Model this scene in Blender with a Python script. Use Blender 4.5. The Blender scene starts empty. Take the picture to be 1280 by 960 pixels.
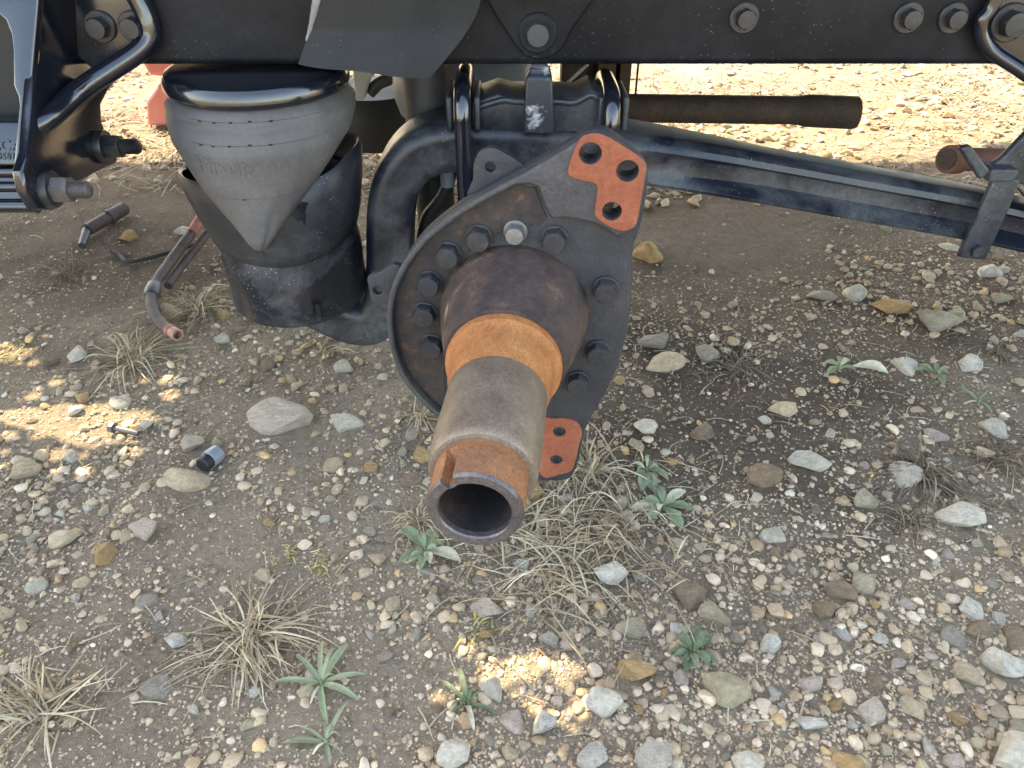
import bpy, bmesh, math, random
import numpy as np
from mathutils import Vector, Matrix, noise as mnoise
from mathutils.bvhtree import BVHTree

R = math.radians
rnd = random.Random(7)
rng = np.random.default_rng(11)
scene = bpy.context.scene
col = scene.collection

# ------------------------------------------------------------------ camera
CAM_H, PITCH, FPX = 0.80, 36.0, 962.0
cam_d = bpy.data.cameras.new('camera'); cam = bpy.data.objects.new('camera', cam_d); col.objects.link(cam)
cam.location = (0, 0, CAM_H); cam.rotation_euler = (R(90 - PITCH), 0, 0)
cam_d.sensor_width = 36; cam_d.lens = FPX / 1280 * 36; cam_d.clip_start = 0.02; cam_d.clip_end = 500
scene.camera = cam
# ------------------------------------------------------------------ sky, sun, exposure
SUN_EL, SUN_AZ = 50.0, -45.0          # azimuth from +Y, negative towards -X
world = bpy.data.worlds.new('World'); scene.world = world; world.use_nodes = True
wn = world.node_tree; wn.nodes.clear()
sky = wn.nodes.new('ShaderNodeTexSky'); sky.sky_type = 'NISHITA'; sky.sun_disc = False
sky.sun_elevation = R(SUN_EL); sky.sun_rotation = R(SUN_AZ); sky.dust_density = 1.5; sky.air_density = 1.0
bgn = wn.nodes.new('ShaderNodeBackground'); bgn.inputs['Strength'].default_value = 0.15
wo = wn.nodes.new('ShaderNodeOutputWorld')
wn.links.new(sky.outputs[0], bgn.inputs[0]); wn.links.new(bgn.outputs[0], wo.inputs[0])
sl = bpy.data.lights.new('sun', 'SUN'); sl.energy = 2.0; sl.angle = R(0.5); sl.color = (1.0, 0.95, 0.80)
SD = Vector((math.sin(R(SUN_AZ)) * math.cos(R(SUN_EL)), math.cos(R(SUN_AZ)) * math.cos(R(SUN_EL)), math.sin(R(SUN_EL))))
so = bpy.data.objects.new('sun', sl); col.objects.link(so)
so.rotation_euler = SD.to_track_quat('Z', 'Y').to_euler(); so.location = SD * 20
scene.view_settings.view_transform = 'Standard'; scene.view_settings.look = 'None'
scene.view_settings.exposure = 3.0; scene.view_settings.use_white_balance = True; scene.view_settings.white_balance_temperature = 8300; scene.view_settings.white_balance_tint = 10; scene.view_settings.gamma = 1.0
scene.cycles.use_denoising = True

# ------------------------------------------------------------------ photograph coordinates -> places
CP, SP = math.cos(R(PITCH)), math.sin(R(PITCH))
def ray(x, y):
    u, v = (x - 640) / FPX, (480 - y) / FPX
    return Vector((u, CP + v * SP, -SP + v * CP))
def onY(x, y, Y):
    d = ray(x, y); t = Y / d.y
    return Vector((d.x * t, Y, CAM_H + d.z * t))
def onX(x, y, X):
    d = ray(x, y); t = X / d.x
    return Vector((X, d.y * t, CAM_H + d.z * t))
def onG(x, y, z=0.0):
    d = ray(x, y); t = (z - CAM_H) / d.z
    return Vector((d.x * t, d.y * t, z))
def depth(p): return p[1] * CP + (CAM_H - p[2]) * SP
def px2m(n, p): return n / FPX * depth(p)

# ------------------------------------------------------------------ materials
class MatB:
    def __init__(s, name):
        s.m = bpy.data.materials.new(name); s.m.use_nodes = True
        s.t = s.m.node_tree; s.n = s.t.nodes; s.l = s.t.links
        s.b = s.n['Principled BSDF']
        s.tc = s.n.new('ShaderNodeTexCoord')
    def noise(s, scale, detail=4, rough=0.6, coord='Object', dist=0.0, vec=None):
        t = s.n.new('ShaderNodeTexNoise'); t.inputs['Scale'].default_value = scale
        t.inputs['Detail'].default_value = detail; t.inputs['Roughness'].default_value = rough; t.inputs['Distortion'].default_value = dist
        s.l.new(vec or s.tc.outputs[coord], t.inputs['Vector']); return t.outputs['Fac']
    def ramp(s, fac, stops, interp='LINEAR'):
        r = s.n.new('ShaderNodeValToRGB'); e = r.color_ramp.elements; r.color_ramp.interpolation = interp
        for i, (p, c) in enumerate(stops):
            if i > 1: e.new(p)
            e[i].position = p
            e[i].color = (c, c, c, 1) if not hasattr(c, '__len__') else (*c, 1)
        s.l.new(fac, r.inputs[0]); return r.outputs[0]
    def mix(s, fac, a, b, mode='MIX'):
        n = s.n.new('ShaderNodeMix'); n.data_type = 'RGBA'; n.blend_type = mode
        for k, v in ((0, fac), (6, a), (7, b)):
            if hasattr(v, 'is_output'): s.l.new(v, n.inputs[k])
            elif k == 0: n.inputs[0].default_value = v
            else: n.inputs[k].default_value = (*v, 1) if len(v) == 3 else v
        return n.outputs[2]
    def math(s, op, a, b=0.0):
        n = s.n.new('ShaderNodeMath'); n.operation = op
        for k, v in ((0, a), (1, b)):
            if hasattr(v, 'is_output'): s.l.new(v, n.inputs[k])
            else: n.inputs[k].default_value = v
        return n.outputs[0]
    def set(s, key, v):
        if hasattr(v, 'is_output'): s.l.new(v, s.b.inputs[key])
        else: s.b.inputs[key].default_value = (*v, 1) if hasattr(v, '__len__') and len(v) == 3 else v
    def bump(s, h, strength=0.3, dist=0.002):
        b = s.n.new('ShaderNodeBump'); b.inputs['Strength'].default_value = strength; b.inputs['Distance'].default_value = dist
        s.l.new(h, b.inputs['Height']); s.l.new(b.outputs[0], s.b.inputs['Normal'])

def paint_mat(name, base, dust, d0, d1, r0, r1, scale=9, specks=0.0, spec=0.5, bump=0.25, coat=0.0):
    m = MatB(name)
    d = m.math('MULTIPLY', m.noise(scale, 6, 0.65, dist=0.4), 1.0)
    df = m.ramp(d, [(d0, 0.0), (d1, 1.0)])
    fine = m.noise(scale * 22, 3, 0.7)
    df2 = m.math('MULTIPLY', df, m.ramp(fine, [(0.25, 0.35), (0.7, 1.0)]))
    c = m.mix(df2, base, dust)
    if specks > 0:
        vo = m.n.new('ShaderNodeTexVoronoi'); vo.inputs['Scale'].default_value = 160
        m.l.new(m.tc.outputs['Object'], vo.inputs['Vector'])
        sp = m.ramp(vo.outputs['Distance'], [(0.09, 1.0), (0.16, 0.0)])
        gate = m.ramp(m.noise(14, 3, 0.6), [(0.5, 0.0), (0.68, specks)])
        c = m.mix(m.math('MULTIPLY', sp, gate), c, (0.5, 0.48, 0.45))
    m.set('Base Color', c)
    m.set('Roughness', m.ramp(df2, [(0.0, r0), (1.0, r1)]))
    m.set('Specular IOR Level', spec)
    if coat: m.set('Coat Weight', coat); m.set('Coat Roughness', 0.15)
    m.bump(m.noise(scale * 14, 4, 0.7), bump, 0.0015)
    return m.m

def rust_mat(name, cols, scale, rough=0.75, bump=0.5, metal=0.0, streak=None, sk=1.0):
    m = MatB(name)
    a = m.noise(scale, 10, 0.74, dist=0.15)
    n = len(cols)
    c = m.ramp(a, [(0.30 + 0.40 * i / max(1, n - 1), q) for i, q in enumerate(cols)])
    f = m.noise(scale * 9, 5, 0.75)
    c = m.mix(m.ramp(f, [(0.3, 0.55), (0.7, 0.0)]), c, tuple(q * 0.5 for q in cols[0]))
    sp_ = m.noise(scale * 26, 3, 0.8)
    c = m.mix(1.0, c, m.ramp(sp_, [(0.3, 1 - 0.38 * sk), (0.7, 1 + 0.35 * sk)]), 'MULTIPLY')
    if streak:
        g = m.ramp(m.noise(scale * 0.7, 5, 0.7, dist=1.2), [(0.54, 0.0), (0.72, 0.7)])
        c = m.mix(g, c, streak)
    m.set('Base Color', c); m.set('Roughness', m.ramp(f, [(0.2, rough - 0.12), (0.8, min(1, rough + 0.12))])); m.set('Metallic', metal)
    m.bump(m.noise(scale * 16, 5, 0.75), bump, 0.0012)
    return m.m

M = {}
M['rail'] = paint_mat('rail_paint', (0.003, 0.0042, 0.0075), (0.026, 0.027, 0.031), 0.46, 0.80, 0.42, 0.8, 6, 0.2, 0.24)
M['gloss'] = paint_mat('gloss_black', (0.008, 0.010, 0.016), (0.10, 0.095, 0.09), 0.55, 0.85, 0.15, 0.6, 7, 0.15, 0.7, 0.12, 0.35)
M['arm'] = paint_mat('arm_paint', (0.006, 0.009, 0.017), (0.12, 0.128, 0.127), 0.40, 0.74, 0.34, 0.8, 8, 0.5)
M['bolt_black'] = paint_mat('bolt_black', (0.016, 0.017, 0.02), (0.09, 0.08, 0.075), 0.45, 0.8, 0.35, 0.7, 30)
M['flap'] = paint_mat('flap_rubber', (0.003, 0.0034, 0.0045), (0.012, 0.012, 0.013), 0.42, 0.8, 0.6, 0.9, 10, 0.2)
M['flap_edge'] = paint_mat('flap_edge', (0.16, 0.16, 0.165), (0.32, 0.31, 0.30), 0.3, 0.7, 0.6, 0.9, 20)
M['bellows'] = paint_mat('bellows_rubber', (0.074, 0.068, 0.068), (0.165, 0.150, 0.142), 0.30, 0.72, 0.48, 0.8, 7, 0.4, 0.4)
M['piston'] = paint_mat('piston_plastic', (0.012, 0.014, 0.019), (0.13, 0.14, 0.15), 0.46, 0.80, 0.22, 0.8, 11, 1.0)
M['hub'] = rust_mat('hub_brown', [(0.028, 0.021, 0.020), (0.054, 0.037, 0.034), (0.105, 0.062, 0.048), (0.24, 0.145, 0.105)], 34, 0.62, 0.8, 0.0)
M['spider'] = rust_mat('spider_iron', [(0.020, 0.021, 0.026), (0.030, 0.031, 0.037), (0.044, 0.043, 0.048), (0.085, 0.064, 0.054)], 13, 0.6, 0.6, 0.0)
M['spider_rusty'] = rust_mat('spider_recess', [(0.018, 0.016, 0.018), (0.036, 0.029, 0.029), (0.065, 0.043, 0.034), (0.22, 0.10, 0.05)], 60, 0.75, 0.7)
M['rim'] = rust_mat('rim_iron', [(0.034, 0.034, 0.038), (0.050, 0.049, 0.053), (0.068, 0.064, 0.066), (0.11, 0.088, 0.076)], 15, 0.62, 0.7, 0.0)
M['orange'] = rust_mat('orange_rust', [(0.24, 0.080, 0.024), (0.40, 0.145, 0.042), (0.50, 0.195, 0.062), (0.56, 0.26, 0.095)], 24, 0.8, 0.4)
M['thread'] = rust_mat('thread_rust', [(0.17, 0.068, 0.030), (0.28, 0.11, 0.045), (0.38, 0.155, 0.06), (0.48, 0.21, 0.075)], 18, 0.7, 0.3)
M['red_pad'] = rust_mat('pad_rust', [(0.20, 0.052, 0.025), (0.29, 0.080, 0.038), (0.34, 0.100, 0.050), (0.42, 0.16, 0.09)], 20, 0.85, 0.5, streak=(0.17, 0.072, 0.05), sk=0.4)
M['seat'] = rust_mat('bearing_seat', [(0.17, 0.115, 0.078), (0.23, 0.172, 0.122), (0.28, 0.215, 0.158), (0.33, 0.26, 0.195)], 22, 0.46, 0.15, 0.2)
M['lip'] = rust_mat('lip_steel', [(0.10, 0.085, 0.085), (0.16, 0.14, 0.135), (0.22, 0.19, 0.18)], 20, 0.4, 0.15, 0.5)
M['bore'] = rust_mat('bore_dark', [(0.020, 0.016, 0.017), (0.032, 0.024, 0.024), (0.10, 0.05, 0.03)], 20, 0.7, 0.4)
M['bolt_iron'] = rust_mat('bolt_iron', [(0.022, 0.023, 0.028), (0.038, 0.037, 0.043), (0.09, 0.066, 0.056)], 60, 0.5, 0.4, 0.2)
M['bolt_bright'] = rust_mat('bolt_bright', [(0.16, 0.16, 0.165), (0.26, 0.26, 0.265), (0.36, 0.35, 0.34)], 90, 0.35, 0.3, 0.6)
M['nut'] = rust_mat('nut_zinc', [(0.10, 0.085, 0.085), (0.17, 0.145, 0.14), (0.26, 0.22, 0.20)], 60, 0.45, 0.3, 0.5)
M['pipe'] = rust_mat('pipe_rust', [(0.036, 0.025, 0.017), (0.065, 0.041, 0.025), (0.13, 0.074, 0.036)], 9, 0.8, 0.4)
M['rust_bright'] = rust_mat('rust_red', [(0.10, 0.045, 0.03), (0.17, 0.07, 0.045), (0.24, 0.11, 0.07)], 25, 0.8, 0.4)
M['shock'] = paint_mat('shock_paint', (0.026, 0.027, 0.032), (0.07, 0.068, 0.068), 0.4, 0.8, 0.45, 0.8, 12)
M['tank'] = paint_mat('tank_paint', (0.17, 0.19, 0.23), (0.30, 0.30, 0.30), 0.4, 0.8, 0.35, 0.7, 12)
M['black'] = paint_mat('matt_black', (0.010, 0.010, 0.011), (0.03, 0.028, 0.027), 0.5, 0.9, 0.6, 0.9, 10)
M['white'] = paint_mat('dirty_white', (0.50, 0.50, 0.49), (0.30, 0.28, 0.25), 0.4, 0.8, 0.5, 0.8, 20)
M['red'] = paint_mat('red_paint', (0.60, 0.17, 0.145), (0.50, 0.30, 0.26), 0.5, 0.9, 0.4, 0.8, 10)
M['hose'] = rust_mat('hose_rubber', [(0.026, 0.019, 0.020), (0.048, 0.032, 0.032), (0.085, 0.05, 0.048), (0.18, 0.09, 0.08)], 26, 0.7, 0.5)
M['hose_red'] = rust_mat('hose_red', [(0.24, 0.07, 0.055), (0.36, 0.12, 0.09), (0.42, 0.20, 0.16)], 60, 0.75, 0.3)
M['copper'] = rust_mat('hose_end', [(0.30, 0.16, 0.12), (0.42, 0.24, 0.18), (0.50, 0.34, 0.27)], 60, 0.6, 0.3, 0.3)
M['steel'] = rust_mat('zinc_bolt', [(0.38, 0.38, 0.38), (0.50, 0.50, 0.50), (0.6, 0.6, 0.59)], 60, 0.45, 0.2, 0.4)

def stone_mat(name, c1, c2, c3):
    m = MatB(name)
    oi = m.n.new('ShaderNodeObjectInfo')
    a = m.n.new('ShaderNodeVectorMath'); a.operation = 'ADD'
    sc = m.n.new('ShaderNodeVectorMath'); sc.operation = 'SCALE'; sc.inputs['Scale'].default_value = 37.0
    cb = m.n.new('ShaderNodeCombineXYZ')
    for k in range(3): m.l.new(oi.outputs['Random'], cb.inputs[k])
    m.l.new(cb.outputs[0], sc.inputs[0]); m.l.new(m.tc.outputs['Object'], a.inputs[0]); m.l.new(sc.outputs[0], a.inputs[1])
    v = a.outputs[0]
    c = m.ramp(m.noise(2.2, 6, 0.65, vec=v), [(0.32, c1), (0.5, c2), (0.68, c3)])
    tone = m.ramp(oi.outputs['Random'], [(0.0, (1.22, 1.11, 0.95)), (1.0, (1.60, 1.47, 1.26))])
    c = m.mix(1.0, c, tone, 'MULTIPLY')
    vein = m.ramp(m.noise(5, 3, 0.5, vec=v, dist=2.5), [(0.47, 0.0), (0.5, 0.35), (0.53, 0.0)])
    c = m.mix(vein, c, tuple(min(1, q * 1.35) for q in c3))
    dirt = m.ramp(m.noise(2.6, 8, 0.78, vec=v, dist=0.5), [(0.48, 0.0), (0.72, 0.7)])
    c = m.mix(dirt, c, (0.33, 0.262, 0.195))
    m.set('Base Color', c); m.set('Roughness', 0.82); m.set('Specular IOR Level', 0.35)
    h = m.math('ADD', m.noise(7, 6, 0.7, vec=v), m.math('MULTIPLY', m.noise(40, 3, 0.6, vec=v), 0.25))
    m.bump(h, 0.75, 0.06)
    return m.m
ST = {
    'tan': stone_mat('stone_tan', (0.43, 0.35, 0.255), (0.55, 0.46, 0.345), (0.63, 0.54, 0.425)),
    'white': stone_mat('stone_white', (0.50, 0.47, 0.42), (0.60, 0.57, 0.52), (0.68, 0.65, 0.60)),
    'grey': stone_mat('stone_grey', (0.28, 0.25, 0.21), (0.37, 0.335, 0.29), (0.46, 0.42, 0.37)),
    'blue': stone_mat('stone_bluegrey', (0.44, 0.43, 0.415), (0.57, 0.555, 0.535), (0.66, 0.645, 0.62)),
    'brown': stone_mat('stone_brown', (0.19, 0.135, 0.095), (0.27, 0.20, 0.145), (0.35, 0.275, 0.205)),
    'ochre': stone_mat('stone_ochre', (0.38, 0.235, 0.105), (0.48, 0.315, 0.155), (0.54, 0.40, 0.24)),
    'pink': stone_mat('stone_pink', (0.42, 0.35, 0.31), (0.52, 0.445, 0.40), (0.60, 0.54, 0.50)),
    'olive': stone_mat('stone_olive', (0.33, 0.29, 0.21), (0.43, 0.38, 0.285), (0.52, 0.465, 0.36)),
}
def attr_mat(name, rough=0.85, bscale=300, bstr=0.4, sub=0.0, var=0.25, trans=0.0):
    m = MatB(name)
    at = m.n.new('ShaderNodeAttribute'); at.attribute_name = 'Col'
    f = m.ramp(m.noise(bscale, 4, 0.7), [(0.25, 1 - var), (0.75, 1 + var * 0.6)])
    c = m.mix(1.0, at.outputs['Color'], f, 'MULTIPLY')
    m.set('Base Color', c); m.set('Roughness', rough); m.set('Specular IOR Level', 0.3)
    m.bump(m.noise(bscale, 4, 0.7), bstr, 0.002)
    if trans:
        tr = m.n.new('ShaderNodeBsdfTranslucent'); m.l.new(c, tr.inputs[0])
        mx = m.n.new('ShaderNodeMixShader'); mx.inputs[0].default_value = trans
        out = m.n['Material Output']
        m.l.new(m.b.outputs[0], mx.inputs[1]); m.l.new(tr.outputs[0], mx.inputs[2]); m.l.new(mx.outputs[0], out.inputs[0])
    return m.m
M['gravel'] = attr_mat('gravel', 0.85, 260)
M['straw'] = attr_mat('straw', 0.75, 120, 0.1, trans=0.15)

def soil_mat():
    m = MatB('soil')
    a = m.noise(2.6, 8, 0.62, dist=0.5)
    c = m.ramp(a, [(0.3, (0.215, 0.152, 0.098)), (0.47, (0.31, 0.23, 0.155)), (0.62, (0.38, 0.29, 0.20)), (0.75, (0.43, 0.34, 0.242))])
    f = m.noise(130, 6, 0.75)
    c = m.mix(m.ramp(f, [(0.36, 0.0), (0.70, 0.75)]), c, (0.48, 0.385, 0.275))
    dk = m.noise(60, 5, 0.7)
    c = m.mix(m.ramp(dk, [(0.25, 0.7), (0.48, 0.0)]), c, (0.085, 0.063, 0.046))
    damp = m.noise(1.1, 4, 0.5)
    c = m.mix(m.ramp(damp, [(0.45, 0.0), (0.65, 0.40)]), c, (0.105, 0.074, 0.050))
    for cx_, cy_, rad_ in ((0.58, 1.58, 0.80), (0.36, 1.02, 0.34), (-0.9, 1.75, 0.6)):  # darker bare-soil patches, with the deep shade under the truck painted in
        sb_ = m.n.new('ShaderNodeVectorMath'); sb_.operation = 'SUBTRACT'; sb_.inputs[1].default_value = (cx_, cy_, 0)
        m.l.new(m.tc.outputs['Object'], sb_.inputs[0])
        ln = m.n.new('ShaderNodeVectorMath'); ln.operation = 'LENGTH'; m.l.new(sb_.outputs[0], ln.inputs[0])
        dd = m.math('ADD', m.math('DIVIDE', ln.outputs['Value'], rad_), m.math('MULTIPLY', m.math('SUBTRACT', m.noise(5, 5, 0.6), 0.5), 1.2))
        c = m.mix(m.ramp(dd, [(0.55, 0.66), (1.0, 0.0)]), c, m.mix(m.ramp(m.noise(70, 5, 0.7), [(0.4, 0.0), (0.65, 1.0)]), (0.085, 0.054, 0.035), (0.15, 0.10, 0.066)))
    m.set('Base Color', c); m.set('Roughness', 0.95); m.set('Specular IOR Level', 0.2)
    h = m.math('ADD', m.noise(45, 6, 0.75), m.math('MULTIPLY', m.noise(190, 5, 0.75), 0.6))
    m.bump(h, 1.0, 0.012)
    return m.m
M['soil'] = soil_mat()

# ------------------------------------------------------------------ mesh helpers
def mesh_from(name, verts, faces, smooth=True, angle=35):
    me = bpy.data.meshes.new(name); me.from_pydata([tuple(v) for v in verts], [], faces); me.validate(); me.update()
    finish(me, smooth, angle); return me
def finish(me, smooth=True, angle=35):
    if smooth:
        me.polygons.foreach_set('use_smooth', [True] * len(me.polygons))
        me.set_sharp_from_angle(angle=R(angle))
def bm_mesh(bm, name, smooth=True, angle=35):
    bmesh.ops.recalc_face_normals(bm, faces=bm.faces)
    me = bpy.data.meshes.new(name); bm.to_mesh(me); bm.free(); finish(me, smooth, angle); return me
def thing(name, label, cat, loc=(0, 0, 0), group=None, rotz=0.0):
    o = bpy.data.objects.new(name, None); col.objects.link(o); o.location = loc; o.rotation_euler = (0, 0, rotz)
    o.empty_display_size = 0.05
    o['label'] = label; o['category'] = cat
    if group: o['group'] = group
    return o
def obj(name, me, mat, parent=None, world=True, bevel=0.0, label=None):
    o = bpy.data.objects.new(name, me); col.objects.link(o)
    if mat is not None and not me.materials: me.materials.append(mat)
    if parent is not None:
        o.parent = parent
        if world and parent.type == 'EMPTY': o.matrix_parent_inverse = Matrix.Translation(-Vector(parent.location))
    if bevel:
        b = o.modifiers.new('bevel', 'BEVEL'); b.width = bevel; b.segments = 2; b.limit_method = 'ANGLE'; b.angle_limit = R(40)
        b.harden_normals = False
    if label: o['label'] = label
    return o
def tag(o, label, cat, group=None):
    o['label'] = label; o['category'] = cat
    if group: o['group'] = group
    return o
def box(x0, x1, y0, y1, z0, z1):
    v = [(x, y, z) for x in (x0, x1) for y in (y0, y1) for z in (z0, z1)]
    f = [(0, 1, 3, 2), (4, 6, 7, 5), (0, 4, 5, 1), (2, 3, 7, 6), (0, 2, 6, 4), (1, 5, 7, 3)]
    return mesh_from('box', v, f)
def prism(pts, vec):
    """closed polygon of 3-D points pushed along vec"""
    n = len(pts); v = [Vector(p) for p in pts] + [Vector(p) + Vector(vec) for p in pts]
    f = [tuple(range(n)), tuple(range(2 * n - 1, n - 1, -1))] + [(i, i + n, (i + 1) % n + n, (i + 1) % n) for i in range(n)]
    bm = bmesh.new(); vs = [bm.verts.new(p) for p in v]
    for q in f: bm.faces.new([vs[i] for i in q])
    return bm_mesh(bm, 'prism')
def frame(t):
    t = t.normalized(); a = Vector((0, 0, 1)) if abs(t.z) < 0.9 else Vector((1, 0, 0))
    u = t.cross(a).normalized(); return u, t.cross(u).normalized()
def smooth_path(pts, n=6, closed=False):
    pts = [Vector(p) for p in pts]; out = []
    m = len(pts)
    for i in range(m if closed else m - 1):
        g = (lambda k: pts[k % m]) if closed else (lambda k: pts[min(max(k, 0), m - 1)])
        p0, p1, p2, p3 = g(i - 1), g(i), g(i + 1), g(i + 2)
        for k in range(n):
            t = k / n
            out.append(0.5 * ((2 * p1) + (p2 - p0) * t + (2 * p0 - 5 * p1 + 4 * p2 - p3) * t * t + (3 * p1 - p0 - 3 * p2 + p3) * t ** 3))
    if not closed: out.append(pts[-1])
    return out
def tube(pts, rad, seg=16, caps=True, hollow=0.0):
    pts = [Vector(p) for p in pts]; n = len(pts)
    rr = rad if hasattr(rad, '__len__') else [rad] * n
    bm = bmesh.new(); rings = []; u = None
    for i, p in enumerate(pts):
        t = (pts[min(i + 1, n - 1)] - pts[max(i - 1, 0)]).normalized()
        if u is None: u, w = frame(t)
        else:
            u = (u - t * u.dot(t)).normalized(); w = t.cross(u).normalized()
        rings.append([bm.verts.new(p + (u * math.cos(a) + w * math.sin(a)) * rr[i]) for a in [2 * math.pi * k / seg for k in range(seg)]])
    for a, b in zip(rings, rings[1:]):
        for k in range(seg): bm.faces.new((a[k], a[(k + 1) % seg], b[(k + 1) % seg], b[k]))
    if caps:
        bm.faces.new(rings[0]); bm.faces.new(rings[-1])
    return bm_mesh(bm, 'tube')
def lathe(prof, axis='Y', seg=64, closed=False, center=(0, 0, 0), wob=None, caps=True):
    """prof: list of (a, r): a along axis, r radius"""
    bm = bmesh.new(); rings = []; c = Vector(center)
    for a, r in prof:
        ring = []
        for k in range(seg):
            th = 2 * math.pi * k / seg; q = r + (wob(a, th) if wob and r > 0.001 else 0)
            p = (q * math.cos(th), a, q * math.sin(th)) if axis == 'Y' else ((a, q * math.cos(th), q * math.sin(th)) if axis == 'X' else (q * math.cos(th), q * math.sin(th), a))
            ring.append(bm.verts.new(c + Vector(p)))
        rings.append(ring)
    prs = list(zip(rings, rings[1:])) + ([(rings[-1], rings[0])] if closed else [])
    for a, b in prs:
        for k in range(seg): bm.faces.new((a[k], a[(k + 1) % seg], b[(k + 1) % seg], b[k]))
    if not closed and caps:
        for r_, i in ((rings[0], 0), (rings[-1], -1)):
            if prof[i][1] > 0.0: bm.faces.new(r_)
    bmesh.ops.remove_doubles(bm, verts=bm.verts, dist=1e-5)
    return bm_mesh(bm, 'lathe', angle=32)
def plate2d(outline, holes, t0, t1, bev=0.0015, mapf=None, seg=2):
    """flat plate with real holes: outline/holes are lists of (a,b); t0..t1 its thickness; mapf(a,b,t) -> xyz"""
    cu = bpy.data.curves.new('plate', 'CURVE'); cu.dimensions = '2D'; cu.fill_mode = 'BOTH'
    for pts in [outline] + holes:
        s = cu.splines.new('POLY'); s.points.add(len(pts) - 1); s.use_cyclic_u = True
        for q, p in zip(s.points, pts): q.co = (p[0], p[1], 0, 1)
    cu.extrude = max(1e-4, (t1 - t0) / 2 - bev); cu.bevel_depth = bev; cu.bevel_resolution = seg; cu.offset = -bev
    o = bpy.data.objects.new('tmp', cu); col.objects.link(o)
    dg = bpy.context.evaluated_depsgraph_get(); me = bpy.data.meshes.new_from_object(o.evaluated_get(dg))
    bpy.data.objects.remove(o); bpy.data.curves.remove(cu)
    bm = bmesh.new(); bm.from_mesh(me); bpy.data.meshes.remove(me)
    bmesh.ops.remove_doubles(bm, verts=bm.verts, dist=2e-5)
    for v in bm.verts:
        v.co = mapf(v.co.x, v.co.y, v.co.z + (t0 + t1) / 2)
    return bm_mesh(bm, 'plate', angle=40)
def circ(cx, cy, r, n=28): return [(cx + r * math.cos(2 * math.pi * k / n), cy + r * math.sin(2 * math.pi * k / n)) for k in range(n)]
def hex_mesh(r, h, dome=0.25, flange=None):
    """hex bolt head along -Y from y=0 to y=-h"""
    bm = bmesh.new()
    prof = [(0, r, False), (-h * (1 - dome), r, False), (-h, r * 0.84, True), (-h * 1.02, r * 0.5, True)]
    rings = []
    for y, q, rd in prof:
        rings.append([])
        for k in range(24):
            a = 2 * math.pi * k / 24
            hx = math.cos(math.pi / 6) / math.cos((a % (math.pi / 3)) - math.pi / 6)
            rr = q if rd else q * hx
            rings[-1].append(bm.verts.new((rr * math.cos(a), y, rr * math.sin(a))))
    for a, b in zip(rings, rings[1:]):
        for k in range(24): bm.faces.new((a[k], a[(k + 1) % 24], b[(k + 1) % 24], b[k]))
    bm.faces.new(rings[-1]); bm.faces.new(rings[0])
    return bm_mesh(bm, 'hex', angle=25)
def washer_mesh(r, ri, h):
    return lathe([(0, r), (-h * 0.7, r), (-h, r * 0.93), (-h, ri), (0, ri)], 'Y', 32, closed=True)
def xform(me, mat):
    me = me.copy(); me.transform(mat); return me
def face_dir(d, spin=0.0):
    """rotation turning local -Y to direction d"""
    q = Vector(d).normalized().to_track_quat('-Y', 'Z'); return q.to_matrix().to_4x4() @ Matrix.Rotation(spin, 4, 'Y')
def bolt(parent, p, d=(0, -1, 0), r=0.012, h=0.011, wr=0.018, wh=0.004, mat='bolt_black', wmat=None, spin=0.3, world=True, name='bolt'):
    T = Matrix.Translation(p) @ face_dir(d, spin)
    w = Matrix.Translation((0, -wh * 0.98, 0)) if wr else Matrix.Identity(4)
    hd = obj(name, xform(hex_mesh(r, h), T @ w), M[mat], parent, world)
    if wr: obj('washer', xform(washer_mesh(wr, r * 0.6, wh), T), M[wmat or mat], hd, world)
    return hd
def fbm(p, s): return mnoise.fractal(Vector(p) * s, 1.0, 2.0, 4)

# ------------------------------------------------------------------ GROUND
def _hash(ix, iy, s):
    h = (ix * 374761393 + iy * 668265263 + s * 974711) & 0x7fffffff
    h = ((h ^ (h >> 13)) * 1274126177) & 0x7fffffff
    return ((h ^ (h >> 16)) & 0xffff) / 65535.0
def vnoise(x, y, s=0):
    x = np.asarray(x, float); y = np.asarray(y, float)
    ix = np.floor(x).astype(np.int64); iy = np.floor(y).astype(np.int64); fx = x - ix; fy = y - iy
    fx = fx * fx * (3 - 2 * fx); fy = fy * fy * (3 - 2 * fy)
    return (_hash(ix, iy, s) * (1 - fx) + _hash(ix + 1, iy, s) * fx) * (1 - fy) + (_hash(ix, iy + 1, s) * (1 - fx) + _hash(ix + 1, iy + 1, s) * fx) * fy
def gh(x, y):
    return (vnoise(x * 1.7 + 9, y * 1.7, 1) - 0.5) * 0.030 + (vnoise(x * 6, y * 6, 2) - 0.5) * 0.012 + (vnoise(x * 17, y * 17, 3) - 0.5) * 0.006 + (vnoise(x * 45, y * 45, 4) - 0.5) * 0.0035
def ghs(x, y): return float(gh(np.array([x]), np.array([y]))[0])
def onT(x, y):
    p = onG(x, y); h = ghs(p.x, p.y)
    for _ in range(3): p = onG(x, y, h); h = ghs(p.x, p.y)
    return p
def graded(a, b, step, far, grow=1.35):
    core = list(np.arange(a, b + 1e-6, step)); lo, hi, d = [], [], step
    x = a
    while x > -far: d *= grow; x -= d; lo.append(x)
    d = step; x = b
    while x < far: d *= grow; x += d; hi.append(x)
    return np.array(lo[::-1] + core + hi)
gx = graded(-2.4, 2.6, 0.02, 70); gy = graded(0.1, 3.8, 0.02, 70)
GX, GY = np.meshgrid(gx, gy); GZ = gh(GX, GY)
nv = GX.size; me = bpy.data.meshes.new('ground')
nx, ny = len(gx), len(gy)
idx = np.arange(nv).reshape(ny, nx)
quads = np.stack([idx[:-1, :-1], idx[:-1, 1:], idx[1:, 1:], idx[1:, :-1]], -1).reshape(-1, 4)
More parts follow.
